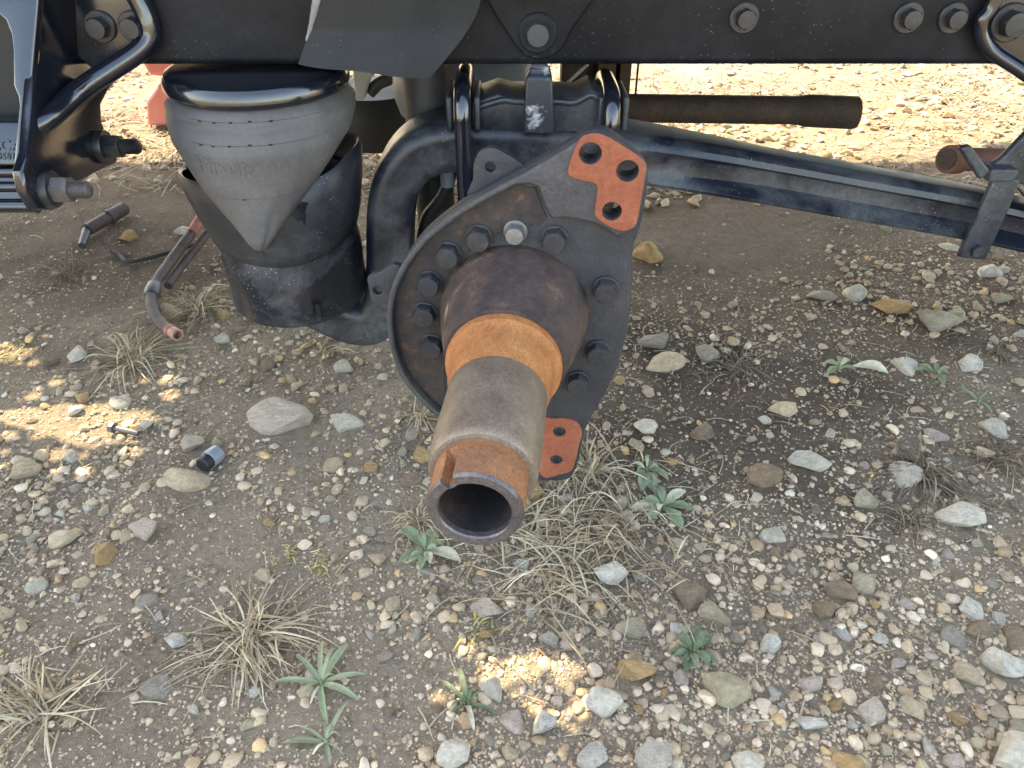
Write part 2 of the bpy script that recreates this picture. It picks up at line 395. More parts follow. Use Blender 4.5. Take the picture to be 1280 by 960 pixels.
def np_mesh(name, co, faces, k):
    me = bpy.data.meshes.new(name); nf = len(faces)
    me.vertices.add(len(co)); me.vertices.foreach_set('co', np.ascontiguousarray(co, dtype=np.float32).ravel())
    me.loops.add(nf * k); me.loops.foreach_set('vertex_index', np.ascontiguousarray(faces, dtype=np.int32).ravel())
    me.polygons.add(nf); me.polygons.foreach_set('loop_start', np.arange(0, nf * k, k, dtype=np.int32))
    me.polygons.foreach_set('use_smooth', np.ones(nf, dtype=bool)); me.update(calc_edges=True)
    return me
def set_col(me, c):
    a = me.color_attributes.new('Col', 'FLOAT_COLOR', 'POINT')
    a.data.foreach_set('color', np.concatenate([c, np.ones((len(c), 1))], 1).astype(np.float32).ravel())
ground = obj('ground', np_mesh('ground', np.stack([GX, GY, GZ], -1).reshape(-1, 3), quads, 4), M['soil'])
ground['kind'] = 'structure'; ground['label'] = 'brown soil yard strewn with gravel, dry grass and loose stones'

# ---- stone shapes
def ico(sub):
    bm = bmesh.new(); bmesh.ops.create_icosphere(bm, subdivisions=sub, radius=1.0)
    v = np.array([p.co[:] for p in bm.verts]); f = np.array([[q.index for q in p.verts] for p in bm.faces]); bm.free(); return v, f
def rock(v, seed, cuts=9, depth_=(0.5, 0.85), nz=0.06):
    r = np.random.default_rng(seed); v = v.copy()
    for _ in range(cuts):
        n = r.normal(size=3); n /= np.linalg.norm(n); h = r.uniform(*depth_)
        d = v @ n - h; k = d > 0
        v[k] -= np.outer(d[k], n) * 0.93
    out = []
    for p in v:
        q = mnoise.noise_vector(Vector(p) * 1.6 + Vector((seed * 3.1, 0, 0)))
        out.append(p + np.array(q[:]) * nz)
    v = np.array(out)
    ext = np.abs(v).max(0); return v / ext
V3, F3 = ico(3); V4, F4 = ico(4); V2, F2 = ico(2); V1, F1 = ico(1)
def rock_mesh(v, f, name):
    me = np_mesh(name, v, f, 3); me.set_sharp_from_angle(angle=R(38)); return me
ROCKS = [rock_mesh(rock(V3, 100 + k, 10 + k % 5, (0.40 + 0.03 * (k % 4), 0.80), 0.08), F3, 'stone') for k in range(18)]
_rk = {}
def rock_with(mesh, mat):
    key = (mesh.name, mat)
    if key not in _rk:
        m = mesh.copy(); m.materials.clear(); m.materials.append(ST[mat]); _rk[key] = m
    return _rk[key]

occupied = []   # (x, y, r)
def put_stone(name, p, w, hgt, dep, mat, spin, tilt, sink, mesh=None, parent=None, big=None):
    if big is not None:
        me = rock_mesh(rock(V4, big, 12, (0.40, 0.78), 0.085), F4, 'stone'); me.materials.append(ST[mat])
    else: me = rock_with(mesh, mat)
    o = bpy.data.objects.new(name, me); col.objects.link(o)
    o.scale = (w / 2, dep / 2, hgt / 2); o.rotation_euler = (tilt[0], tilt[1], spin)
    o.location = (p[0], p[1], ghs(p[0], p[1]) + hgt / 2 * (1 - 2 * sink))
    if parent is not None: o.parent = parent
    occupied.append((p[0], p[1], max(w, dep) / 2))
    return o
BIG = [  # px, py (centre), width px, height px, colour, spin, sink, label
 (362, 519, 100, 50, 'pink', 0.15, .30, 'big flat-topped pale tan stone, largest of those left of the axle spindle'),
 (431, 530, 50, 32, 'white', -0.3, .28, 'rounded white-grey stone just right of the big flat-topped tan stone'),
 (232, 600, 62, 34, 'tan', 0.4, .40, 'half-buried tan stone beside the black plastic plug'),
 (184, 662, 36, 46, 'pink', 0.2, .22, 'pale pinkish upright stone among gravel left of the bare soil patch'),
 (240, 556, 34, 28, 'pink', 0.5, .22, 'blocky cream stone behind the black plastic plug'),
 (830, 454, 52, 30, 'tan', 0.1, .25, 'square beige stone, front one of a pair right of the brake flange'),
 (818, 427, 46, 24, 'grey', -0.1, .30, 'flat beige-grey stone behind the square beige stone by the brake flange'),
 (793, 834, 54, 38, 'ochre', 0.1, .18, 'blocky orange-ochre stone, the most orange one in the foreground gravel'),
 (907, 863, 60, 48, 'olive', -0.4, .28, 'large rounded cream stone right of the blocky ochre stone'),
 (1250, 828, 60, 52, 'blue', -0.5, .25, 'large angular bluish-grey stone at the edge of the gravel'),
 (1197, 646, 58, 40, 'white', -0.5, .22, 'white angular stone beside the dry grass clump'),
 (1010, 577, 54, 28, 'white', 0.0, .22, 'flat bright white stone beside the round brown stone'),
 (952, 597, 48, 36, 'brown', 0.2, .34, 'round flat brown stone beside the bright white stone'),
 (1168, 401, 62, 36, 'grey', -0.4, .30, 'long grey-brown stone on the dark soil below the strap bracket'),
 (1115, 384, 50, 20, 'ochre', 0.05, .35, 'flat orange-brown stone next to the long grey-brown stone'),
 (1264, 942, 66, 60, 'white', 0.3, .25, 'big white stone in the corner below the bluish-grey stone'),
 (938, 953, 48, 40, 'white', 0.2, .22, 'bright white knobbly stone below the large cream stone'),
 (815, 944, 50, 52, 'blue', -0.8, .25, 'long wedge-shaped pale grey stone below the ochre stone'),
 (755, 876, 46, 42, 'white', -0.5, .22, 'white angular stone below and beside the ochre stone'),
 (607, 760, 48, 32, 'pink', -0.3, .25, 'cream-pink chunk of stone below the spindle opening'),
 (765, 718, 46, 38, 'blue', 0.3, .2, 'grey-white stone under the straw blades of the biggest grass tuft'),
 (678, 901, 34, 42, 'blue', 0.3, .15, 'triangular bluish-white stone standing in the gravel'),
 (892, 766, 46, 28, 'olive', -0.6, .30, 'elongated olive-grey stone lying aslant'),
 (1028, 761, 32, 32, 'brown', 0.0, .2, 'tan stub of stone with a square end beside a low brown stone'),
 (1048, 737, 40, 34, 'brown', -0.5, .38, 'low brown stone behind the square-ended tan stub'),
 (960, 806, 28, 32, 'blue', 0.0, .2, 'egg-shaped bluish-white stone right of the grey-green seedling'),
 (1012, 901, 40, 26, 'blue', 0.1, .25, 'flat blue-grey stone in the sparse foreground gravel'),
 (568, 942, 44, 46, 'white', 0.2, .2, 'white rough stone below the small dark green seedling'),
 (616, 863, 30, 36, 'white', 0.2, .2, 'white triangular stone above the small dark green seedling'),
 (810, 317, 36, 28, 'ochre', 0.5, .25, 'ochre-yellow stone right of the red upper mounting pad'),
 (975, 511, 44, 22, 'tan', 0.0, .28, 'flat pale stone on bare soil behind the bright white stone'),
 (1056, 950, 46, 40, 'ochre', -0.6, .3, 'tan slab of stone left of the big white corner stone'),
 (30, 586, 46, 28, 'tan', 0.3, .25, 'blocky tan stone at the edge of the sunlit yellowish patch'),
 (882, 440, 36, 28, 'grey', -0.7, .3, 'grey wedge stone right of the beige pair by the brake flange'),
 (162, 296, 28, 18, 'ochre', 0.0, .2, 'yellowish lumpy stone beside the rusty pipe stub'),
 (785, 781, 46, 34, 'olive', 0.3, .3, 'rounded olive stone behind the ochre stone'),
 (742, 945, 46, 40, 'blue', 0.4, .3, 'rounded speckled grey stone near the wedge-shaped pale stone'),
 (690, 797, 34, 28, 'grey', 0.0, .3, 'smooth grey stone between the sunlit specks and the straw tuft'),
]
for i, (x, y, w, h, mt, sp, sink, lab) in enumerate(BIG):
    p = onT(x, y + h * 0.18); s = px2m(1, p)
    el = math.atan2(CAM_H, p.y)                      # how steeply it is seen
    W = w * s; Hm = min(W * 0.85, h * s * 0.72); D = max(W * 0.55, (h * s - Hm * (1 - sink) * math.cos(el)) / math.sin(el)); D = min(D, W * 1.5)
    Hm /= (1 - sink)
    o = put_stone('stone', p, W, Hm, D, mt, sp * 0.6, (rnd.uniform(-.1, .1), rnd.uniform(-.1, .1)), sink, big=500 + i)
    tag(o, lab, 'stone')

# keep-out for things standing on the ground (x,y,r) added later by plants is not needed
def rho(x, y):
    """gravel richness of the yard, 0..1"""
    n = 0.60 * vnoise(x * 2.3 + 3, y * 2.3 + 5, 21) + 0.40 * vnoise(x * 6.5, y * 6.5, 22)
    q = -0.02 + 1.42 * n
    def blob(px, py, rx, ry, a):
        c = onG(px, py); return a * np.exp(-(((x - c.x) / rx) ** 2 + ((y - c.y) / ry) ** 2))
    q = q - blob(930, 290, .38, .24, .75) - blob(900, 560, .22, .16, .40) - blob(250, 740, .16, .14, .30) - blob(130, 250, .5, .25, .3)
    q = q + blob(1190, 365, .36, .20, 1.0) + blob(90, 660, .22, .2, .35) + blob(850, 850, .3, .16, .3) + blob(900, 420, .25, .06, .4) + blob(1000, 700, .3, .2, .1)
    return np.clip(q, 0.05, 1.25)
def free(x, y, r):
    return all((x - a) ** 2 + (y - b) ** 2 > (r * 0.9 + c * 0.85) ** 2 for a, b, c in occupied)
KINDS = ['tan', 'white', 'grey', 'blue', 'brown', 'ochre', 'pink', 'olive']; KW = [26, 15, 16, 5, 14, 6, 12, 10]
n = 0; tries = 0
while n < 290 and tries < 20000:
    tries += 1
    px, py = rnd.uniform(-10, 1290), 250 + 715 * rnd.random() ** 0.85
    p = onT(px, py)
    if rnd.random() > (float(rho(p.x, p.y)) ** 2) * 1.1: continue
    w = px2m(rnd.choice([16, 18, 18, 20, 20, 22, 24, 28, 32, 38, 44]) * rnd.uniform(0.8, 1.1), p)
    w = min(max(w, 0.013), 0.058)
    if not free(p.x, p.y, w / 2): continue
    dpt = w * rnd.uniform(0.6, 1.0); hg = w * rnd.uniform(0.4, 0.75)
    o = put_stone('pebble', p, w, hg, dpt, rnd.choices(KINDS, KW)[0], rnd.uniform(0, 6.28), (rnd.uniform(-.3, .3), rnd.uniform(-.3, .3)), rnd.uniform(.22, .48), ROCKS[rnd.randrange(18)], ground)
    n += 1

# ---- fine gravel, tens of thousands: joined
PAL = np.array([(0.36, 0.30, 0.235), (0.47, 0.42, 0.35), (0.27, 0.225, 0.18), (0.35, 0.325, 0.295), (0.25, 0.185, 0.13), (0.42, 0.30, 0.17), (0.58, 0.55, 0.50), (0.40, 0.34, 0.30), (0.30, 0.275, 0.215)])
PWT = np.array([26, 14, 18, 8, 14, 6, 3, 10, 13], float); PWT /= PWT.sum()
BIGXY = np.array([(a, b, c) for a, b, c in occupied])
def gravel(name, count, vs, fs, smin, smax, power, y0, y1, seed, thr, dull=0.0):
    g = np.random.default_rng(seed); nvar = 10
    var = np.array([rock(vs, 900 + seed * 31 + k, 9, (0.40, 0.82), 0.07) for k in range(nvar)])
    N = count * 4
    # even in perspective-ish spacing: more near the viewer, as the eye resolves them
    yy = y0 + (y1 - y0) * g.random(N) ** 1.15
    xx = g.uniform(-1, 1, N) * (0.25 + 0.86 * yy)
    keep = g.random(N) < np.clip((rho(xx, yy) - thr), 0.03, 1)
    xx, yy = xx[keep][:count], yy[keep][:count]; N = len(xx)
    s = smin + (smax - smin) * g.random(N) ** power
    ok = np.ones(N, bool)
    for a, b, c in BIGXY: ok &= (xx - a) ** 2 + (yy - b) ** 2 > (c * 0.75) ** 2
    xx, yy, s = xx[ok], yy[ok], s[ok]; N = len(xx)
    sc = np.stack([s, s * g.uniform(.6, 1, N), s * g.uniform(.4, .75, N)], -1) / 2
    vi = g.integers(0, nvar, N)
    P = var[vi] * sc[:, None, :]
    t = g.normal(0, .25, (N, 2)); cz, sz = np.cos(a := g.uniform(0, 6.283, N)), np.sin(a)
    cx_, sx_ = np.cos(t[:, 0]), np.sin(t[:, 0])
    y_, z_ = P[..., 1] * cx_[:, None] - P[..., 2] * sx_[:, None], P[..., 1] * sx_[:, None] + P[..., 2] * cx_[:, None]
    x2, y2 = P[..., 0] * cz[:, None] - y_ * sz[:, None], P[..., 0] * sz[:, None] + y_ * cz[:, None]
    zz = gh(xx, yy) + sc[:, 2] * g.uniform(-0.15, 0.6, N)
    co = np.stack([x2 + xx[:, None], y2 + yy[:, None], z_ + zz[:, None]], -1).reshape(-1, 3)
    fc = (fs[None] + (np.arange(N) * len(vs))[:, None, None]).reshape(-1, 3)
    me = np_mesh(name, co, fc, 3)
    ci = g.choice(len(PAL), N, p=PWT); c = PAL[ci] * g.uniform(0.9, 1.4, (N, 1)) * np.array([1.24, 1.09, 0.88])
    c = c * (1 - dull) + np.array([0.42, 0.315, 0.212]) * dull
    me.set_sharp_from_angle(angle=R(45))
    set_col(me, np.repeat(c, len(vs), 0))
    o = obj(name, me, M['gravel'], ground); o['kind'] = 'stuff'
    return o
gravel('gravel', 2700, V2, F2, 0.011, 0.024, 1.8, 0.36, 2.6, 1, 0.30, 0.22)
gravel('fine_gravel', 9500, V2, F2, 0.0055, 0.012, 1.5, 0.36, 2.3, 2, 0.18, 0.30)
gravel('grit', 55000, V1, F1, 0.0022, 0.0058, 1.3, 0.36, 1.9, 3, 0.0, 0.45)
gravel('far_gravel', 5000, V1, F1, 0.012, 0.045, 2.2, 1.9, 3.9, 4, 0.1, 0.25)

# ------------------------------------------------------------------ CHASSIS FRAME
YR = 1.05; ZB = onY(640, 82, YR).z; ZT = ZB + 0.27
chassis = thing('chassis_frame', 'dusty black steel truck frame rail with bolts, running level across the yard above everything', 'truck frame', (0, YR, ZB))
def channel(y0, sgn):
    t, w, r = 0.009, 0.085, 0.010; prof = []
    def arc(cy, cz, r_, a0, a1, n=5):
        return [(cy + r_ * math.cos(R(a0 + (a1 - a0) * k / n)), cz + r_ * math.sin(R(a0 + (a1 - a0) * k / n))) for k in range(n + 1)]
    prof += [(w, ZB)] + arc(r, ZB + r, r, 270, 180) + arc(r, ZT - r, r, 180, 90) + [(w, ZT), (w, ZT - t)] + [(t + 0.004, ZT - t), (t, ZT - t - 0.004), (t, ZB + t + 0.004), (t + 0.004, ZB + t), (w, ZB + t)]
    return prism([(-3.2, y0 + sgn * a, z) for a, z in prof], (6.4, 0, 0))
rail = obj('rail', channel(YR, 1), M['rail'], chassis)
obj('rail', channel(YR + 0.86, -1), M['rail'], chassis)
for x, y in ((930, 22), (1135, 22), (1191, 22)):
    bolt(rail, onY(x, y, YR), r=0.0125, h=0.012, wr=0.0185, spin=rnd.uniform(0, 1))
# triangular bracket plate with its bolt
tri = [(598, -30), (765, -30), (738, 6), (716, 36), (704, 60), (690, 72), (672, 76), (655, 70), (641, 52), (622, 24), (606, -4)]
bp = obj('bracket_plate', plate2d([(q.x, q.z) for q in [onY(x, y, YR - 0.014) for x, y in tri]], [], -0.007, 0.007, 0.003, lambda a, b, t: Vector((a, YR - 0.0075 + t, b))), M['rail'], chassis)
bolt(bp, onY(672, 41, YR - 0.015), r=0.0155, h=0.014, wr=0.024, wh=0.004, mat='shock', wmat='rail', spin=0.25)
q = onY(665, -6, YR - 0.02)
obj('ledge', box(q.x - 0.03, q.x + 0.03, YR - 0.05, YR - 0.0147, q.z - 0.0, q.z + 0.014), M['shock'], chassis, bevel=0.003)
# deck on cross members, added unseen overhead for shade; holes shape the sun patches
ZD = ZT + 0.13
for k in range(7):
    x = -3.0 + k * 1.0
    obj('cross_member', box(x - 0.04, x + 0.04, 0.84, 2.85, ZT + 0.0005, ZD), M['rail'], chassis)
DY0, DY1 = 0.80, 2.80
def shade_deck_hit(px, py):
    g_ = onT(px, py); s = (ZD - g_.z) / SD.z; return g_ + SD * s
holes = []
def sunhole(px, py, rx, ry, seed):
    """a ragged hole cut for a sun patch in the added deck with smaller pinholes round it"""
    c = shade_deck_hit(px, py); r_ = random.Random(seed); n = 40; ph = [r_.uniform(0, 6.28) for _ in range(6)]
    rag = lambda a: 0.72 * (1 + 0.18 * math.sin(2 * a + ph[0]) + 0.14 * math.sin(3 * a + ph[1]) + 0.13 * math.sin(5 * a + ph[2]) + 0.10 * math.sin(9 * a + ph[3]) + 0.08 * math.sin(14 * a + ph[4]))
    holes.append([(c.x + rx * rag(2 * math.pi * k / n) * math.cos(2 * math.pi * k / n), c.y + ry * rag(2 * math.pi * k / n) * math.sin(2 * math.pi * k / n)) for k in range(n)])
    cell = max(0.028, min(0.04, rx * 0.4))
    nx_, ny_ = int(rx * 1.7 / cell) + 1, int(ry * 2.0 / cell) + 1
    for i in range(-nx_, nx_ + 1):
        for j in range(-ny_, ny_ + 1):
            x, y = (i + 0.5 * (j % 2)) * cell, j * cell
            d_ = math.hypot(x / (rx + cell * 0.8), y / (ry + cell * 0.8)); a_ = math.atan2(y / ry, x / rx)
            q = cell * 0.47 * r_.choice((0.55, 0.8, 1.0))
            if math.hypot(x / rx, y / ry) < rag(a_) + q / min(rx, ry) * 1.25 or d_ > 1.25 or r_.random() < 0.35 + 0.3 * d_: continue
            x += c.x; y += c.y
            holes.append([(x + q * r_.uniform(0.7, 1.0) * math.cos(2 * math.pi * k / 8), y + q * r_.uniform(0.7, 1.0) * math.sin(2 * math.pi * k / 8)) for k in range(8)])
SUNSPOTS = [(100, 528, .17, .075), (2, 440, .06, .04), (372, 695, .030, .020), (505, 690, .030, .018), (545, 772, .055, .028), (660, 838, .075, .035), (730, 880, .030, .018)]
for i, (x, y, a, b) in enumerate(SUNSPOTS): sunhole(x, y, a, b, 40 + i)
obj('shade_deck', plate2d([(-3.4, DY0), (3.6, DY0), (3.6, DY1), (-3.4, DY1)], holes, ZD + 0.0005, ZD + 0.004, 0.0005, lambda a, b, t: Vector((a, b, t))), M['rail'], chassis)

obj('shade_board', box(-3.4, 3.6, DY0 - 0.03, DY0 - 0.001, ZD - 0.02, ZD + 0.75), M['rail'], chassis)  # added out of view to keep sun off the ground behind the camera

# ------------------------------------------------------------------ RUBBER FLAP
flap = thing('rubber_flap', 'limp black rubber flap hanging down over the frame rail', 'rubber flap', onY(480, 60, 0.985))
fl = [(397, -12), (602, -12), (596, 18), (580, 48), (560, 72), (538, 95), (500, 93), (455, 89), (410, 84), (373, 80), (380, 56), (388, 30)]
def flapmap(a, b, t):
    c = onY(480, 40, 0.985); u = (a - c.x) / 0.11
    return Vector((a, 0.985 + t + 0.030 * u * u * (1 if u > 0 else 0.4) - 0.02 * max(0, (c.z - b)) / 0.06 + 0.004 * math.sin(a * 60), b))
def dense(poly, n=10):
    out = []
    for i, a in enumerate(poly):
        b = poly[(i + 1) % len(poly)]
        out += [tuple(Vector(a) * (1 - k / n) + Vector(b) * (k / n)) for k in range(n)]
    return out
def grid_sheet(left, right, n, mapf, th):
    """sheet between two polylines of equal length, given thickness"""
    m = len(left); bm = bmesh.new(); L = [[], []]
    for s in (0, 1):
        for i in range(m):
            L[s].append([bm.verts.new(mapf(left[i][0] * (1 - k / n) + right[i][0] * k / n, left[i][1] * (1 - k / n) + right[i][1] * k / n, s * th)) for k in range(n + 1)])
    for s in (0, 1):
        for i in range(m - 1):
            for k in range(n): bm.faces.new((L[s][i][k], L[s][i][k + 1], L[s][i + 1][k + 1], L[s][i + 1][k]))
    for i in range(m - 1):
        for k in (0, n): bm.faces.new((L[0][i][k], L[0][i + 1][k], L[1][i + 1][k], L[1][i][k]))
    for k in range(n):
        for i in (0, m - 1): bm.faces.new((L[0][i][k], L[0][i][k + 1], L[1][i][k + 1], L[1][i][k]))
    return bm_mesh(bm, 'sheet')
lft = [(401, -60), (397, -12), (392, 18), (386, 40), (380, 58), (373, 80)]; rgt = [(604, -60), (602, -12), (596, 20), (580, 48), (560, 72), (538, 95)]
cv = lambda L: [(q.x, q.z) for q in [onY(x, y, 0.985) for x, y in L]]
fb = obj('sheet', grid_sheet(cv(smooth_path([Vector((*p, 0)) for p in lft], 4) and [tuple(p[:2]) for p in smooth_path([Vector((*p, 0)) for p in lft], 4)]), cv([tuple(p[:2]) for p in smooth_path([Vector((*p, 0)) for p in rgt], 4)]), 24, flapmap, 0.005), M['flap'], flap)
l2 = [(x + 9, y) for x, y in lft]
edge = [flapmap(*cv([p])[0], 0.001) for p in [(400, -40), (397, -12), (393, 10), (387, 36), (382, 52)]]
obj('edge_strip', tube(smooth_path(edge, 5), [0.004, 0.0045, 0.005, 0.005, 0.005, 0.005, 0.005, 0.005, 0.005, 0.0045, 0.0045, 0.004, 0.004, 0.0035, 0.003, 0.003, 0.0025, 0.002, 0.002, 0.0015, 0.001], 10), M['flap_edge'], fb, label='pale frayed edge of the flap')

# ------------------------------------------------------------------ SUSPENSION HANGER (left)
XH = -0.562
hang = thing('suspension_hanger', 'glossy black cast suspension hanger with two protruding threaded studs', 'hanger bracket', (XH, 0.95, 0.38))
hy = lambda L, X=XH: [onX(x, y, X) for x, y in L]
# side wall facing right
side = [(51, -40), (46, 60), (40, 140), (36, 190), (28, 214), (34, 240), (47, 262), (68, 263), (84, 250), (100, 228), (124, 214), (146, 204), (150, 190), (136, 172), (128, 152), (127, 132), (136, 114), (150, 98), (163, 84), (150, 40), (140, -40)]
obj('side_wall', plate2d([(p.y, p.z) for p in hy(side)], [], 0, 0.014, 0.004, lambda a, b, t: Vector((XH - t, a, b))), M['gloss'], hang)
# front flange: curved band facing the viewer
YF = onX(46, 60, XH).y - 0.004; LEAN = 0.42; ZL = onX(46, 60, XH).z
def onL(x, y, off=0.0):
    d = ray(x, y); t = (YF + off + LEAN * (CAM_H - ZL)) / (d.y - LEAN * d.z)
    return Vector((d.x * t, d.y * t, CAM_H + d.z * t))
lean = lambda b: LEAN * (b - ZL)
ff = [(54, -40), (53, 0), (48, 60), (43, 120), (39, 165), (34, 200), (24, 213), (21, 206), (25, 160), (28, 130), (27, 118), (21, 104), (20, 60), (18, 40), (12, 24), (0, 14), (-30, 8), (-90, 8), (-90, -40)]
obj('front_flange', plate2d([(q.x, q.z) for q in [onL(x, y) for x, y in ff]], [], -0.010, 0.008, 0.004, lambda a, b, t: Vector((a, YF + lean(b) + t, b))), M['gloss'], hang)
# recessed lower face with cast lettering
rf = [(-90, 152), (30, 152), (26, 208), (-90, 208)]
YF2 = YF + 0.022
face = obj('recessed_face', plate2d([(q.x, q.z) for q in [onL(x, y, 0.022) for x, y in rf]], [], 0, 0.02, 0.004, lambda a, b, t: Vector((a, YF2 + lean(b) + t, b))), M['gloss'], hang)
def text_mesh(s, size, ext):
    cu = bpy.data.curves.new('txt', 'FONT'); cu.body = s; cu.size = size; cu.extrude = ext; cu.bevel_depth = ext * 0.3; cu.align_x = 'CENTER'
    o = bpy.data.objects.new('txt', cu); col.objects.link(o); dg = bpy.context.evaluated_depsgraph_get()
    me = bpy.data.meshes.new_from_object(o.evaluated_get(dg)); bpy.data.objects.remove(o); bpy.data.curves.remove(cu); return me
for s, cx, cy, size in (('CCA', 8, 188, 0.019), ('79562', 6, 199, 0.011)):
    p = onL(cx, cy, 0.022); me = text_mesh(s, size, 0.0012)
    me.transform(Matrix.Translation((p.x, p.y - 0.0005, p.z)) @ Matrix.Rotation(R(90) - math.atan(LEAN), 4, 'X')); obj('lettering', me, M['gloss'], face)
for i, (y0, y1, xr) in enumerate(((213, 226, 27), (232, 244, 32), (254, 270, 40))):
    a, b = onL(xr, y0, 0.022), onL(xr, y1, 0.022); yr_ = (a.y + b.y) / 2 + 0.012
    obj('rib', tube([(-0.72, yr_, (a.z + b.z) / 2), (a.x, yr_, (a.z + b.z) / 2)], abs(a.z - b.z) * 0.62, 20), M['gloss'], hang)
a, b = onL(26, 205, 0.04), onL(40, 268, 0.04)
obj('lower_block', prism([(-0.72, a.y, a.z), (a.x, a.y, a.z), (b.x - 0.008, b.y, b.z), (-0.72, b.y, b.z)], (0, 0.06, 0)), M['gloss'], hang, bevel=0.004)
# inside of the casting seen through the opening
obj('back_wall', box(-0.78, XH - 0.0142, YR - 0.055, YR - 0.035, ZB - 0.13, ZT), M['black'], hang)
# diagonal gusset rib from lower front to the mounting plate on the rail
g0, g1, g2 = onX(58, 152, XH + 0.002), onY(120, 105, YR - 0.045), onY(182, 48, YR - 0.02)
gp = [Vector((XH - 0.016, g0.y - 0.012, g0.z - 0.006)), Vector((XH + 0.002, g0.y + 0.004, g0.z + 0.002)), Vector((XH + 0.030, (g0.y + YR) / 2 - 0.005, (g0.z + g2.z) / 2 - 0.012)), Vector((g2.x - 0.006, YR - 0.020, g2.z - 0.010)), Vector((onY(190, 28, YR).x, YR - 0.012, onY(190, 24, YR).z)), Vector((onY(172, -12, YR).x, YR - 0.010, onY(172, -12, YR).z))]
obj('gusset_rib', tube(smooth_path(gp, 8), 0.0130, 18), M['gloss'], hang)
gw = [(XH - 0.002, g0.y + 0.006, g0.z), (g2.x - 0.006, YR - 0.018, g2.z - 0.008), (onY(188, 20, YR).x, YR - 0.013, onY(188, 20, YR).z), (onY(172, -30, YR).x, YR - 0.013, onY(172, -30, YR).z), (XH - 0.002, YF + 0.03, onX(60, -30, XH).z)]
mp = [(92, -30), (172, -30), (192, 22), (190, 36), (176, 58), (160, 76), (120, 90), (95, 70)]
mplate = obj('mount_plate', plate2d([(q.x, q.z) for q in [onY(x, y, YR - 0.012) for x, y in mp]], [], -0.006, 0.006, 0.003, lambda a, b, t: Vector((a, YR - 0.0065 + t, b))), M['gloss'], hang)
web = prism([(XH - 0.001, g0.y + 0.004, g0.z - 0.004), (XH - 0.001, YR - 0.013, g0.z + 0.01), (g2.x - 0.008, YR - 0.013, g2.z - 0.010)], (0, 0, 0.012))
obj('gusset_web', web, M['gloss'], hang, bevel=0.003)
for x, y in ((126, 33), (168, 33)):
    bolt(mplate, onY(x, y, YR - 0.013), r=0.0135, h=0.013, wr=0.019, spin=rnd.uniform(0, 1))
def stud(px, py, mat, L):
    p = onX(px, py, XH); h_ = hex_mesh(0.0165, 0.020, 0.15)
    prof = []; n = 16
    for k in range(n):
        a = L * (0.45 + 0.55 * k / n); prof += [(-a, 0.0105), (-a - L * 0.55 / n * 0.5, 0.0093)]
    T = Matrix.Translation(p) @ face_dir((1, 0, 0), 0.35)
    s = obj('stud', xform(lathe([(0, 0.0105)] + prof + [(-L, 0.0095), (-L - 0.002, 0.006)], 'Y', 24), T), M[mat], hang)
    obj('washer', xform(washer_mesh(0.0225, 0.008, 0.009), T), M['bolt_black'], s)
    obj('nut', xform(h_, T @ Matrix.Translation((0, -0.009, 0))), M[mat], s)
stud(60, 237, 'nut', 0.050); stud(126, 183, 'bolt_black', 0.052)

# ------------------------------------------------------------------ RIGHT BRACKET on the rail
rb = thing('suspension_bracket', 'black cast bracket with curved lip bolted on the frame rail, beyond the strap bracket', 'hanger bracket', onY(1262, 60, 1.03))
rp = [(1242, -40), (1236, 4), (1224, 24), (1222, 46), (1234, 66), (1258, 80), (1276, 96), (1330, 150), (1380, 150), (1380, -40)]
rpl = obj('mount_plate', plate2d([(q.x, q.z) for q in [onY(x, y, YR - 0.012) for x, y in rp]], [], -0.006, 0.006, 0.003, lambda a, b, t: Vector((a, YR - 0.0065 + t, b))), M['gloss'], rb)
lp = [onY(x, y, YR - 0.016) + Vector((0, dy, 0)) for x, y, dy in ((1252, -30, 0), (1240, 8, 0), (1228, 26, 0), (1228, 45, 0), (1240, 64, -.004), (1268, 84, -.02), (1310, 118, -.05), (1360, 160, -.08))]
obj('curved_lip', tube(smooth_path(lp, 6), 0.009, 16), M['gloss'], rb)
bolt(rpl, onY(1262, 28, YR - 0.013), r=0.0165, h=0.015, wr=0.023, spin=0.2)

M['fold'] = paint_mat('fold_rubber', (0.016, 0.017, 0.021), (0.07, 0.072, 0.076), 0.48, 0.8, 0.4, 0.8, 11, 0.45)
# ------------------------------------------------------------------ AIR SPRING
AX, AY = -0.340, 1.075
ZP = ZB - 0.004
spring = thing('air_spring', 'deflated grey rubber air spring sagging to a point over its black piston', 'air spring', (AX, AY, 0.2))
obj('top_plate', lathe([(ZP, 0.0), (ZP, 0.108), (ZP - 0.004, 0.117), (ZP - 0.010, 0.121), (ZP - 0.020, 0.1215), (ZP - 0.026, 0.118), (ZP - 0.030, 0.110), (ZP - 0.030, 0.0)], 'Z', 64, center=(AX, AY, 0)), M['gloss'], spring)
prof = [(0.00, 0.108, 0.108), (0.03, 0.117, 0.117), (0.08, 0.1235, 0.122), (0.16, 0.1245, 0.122), (0.28, 0.116, 0.113), (0.42, 0.097, 0.094), (0.56, 0.076, 0.075), (0.70, 0.053, 0.055), (0.82, 0.034, 0.038), (0.92, 0.019, 0.024), (0.98, 0.0085, 0.012), (1.0, 0.002, 0.003)]
tip = onY(326, 315, 0.952)
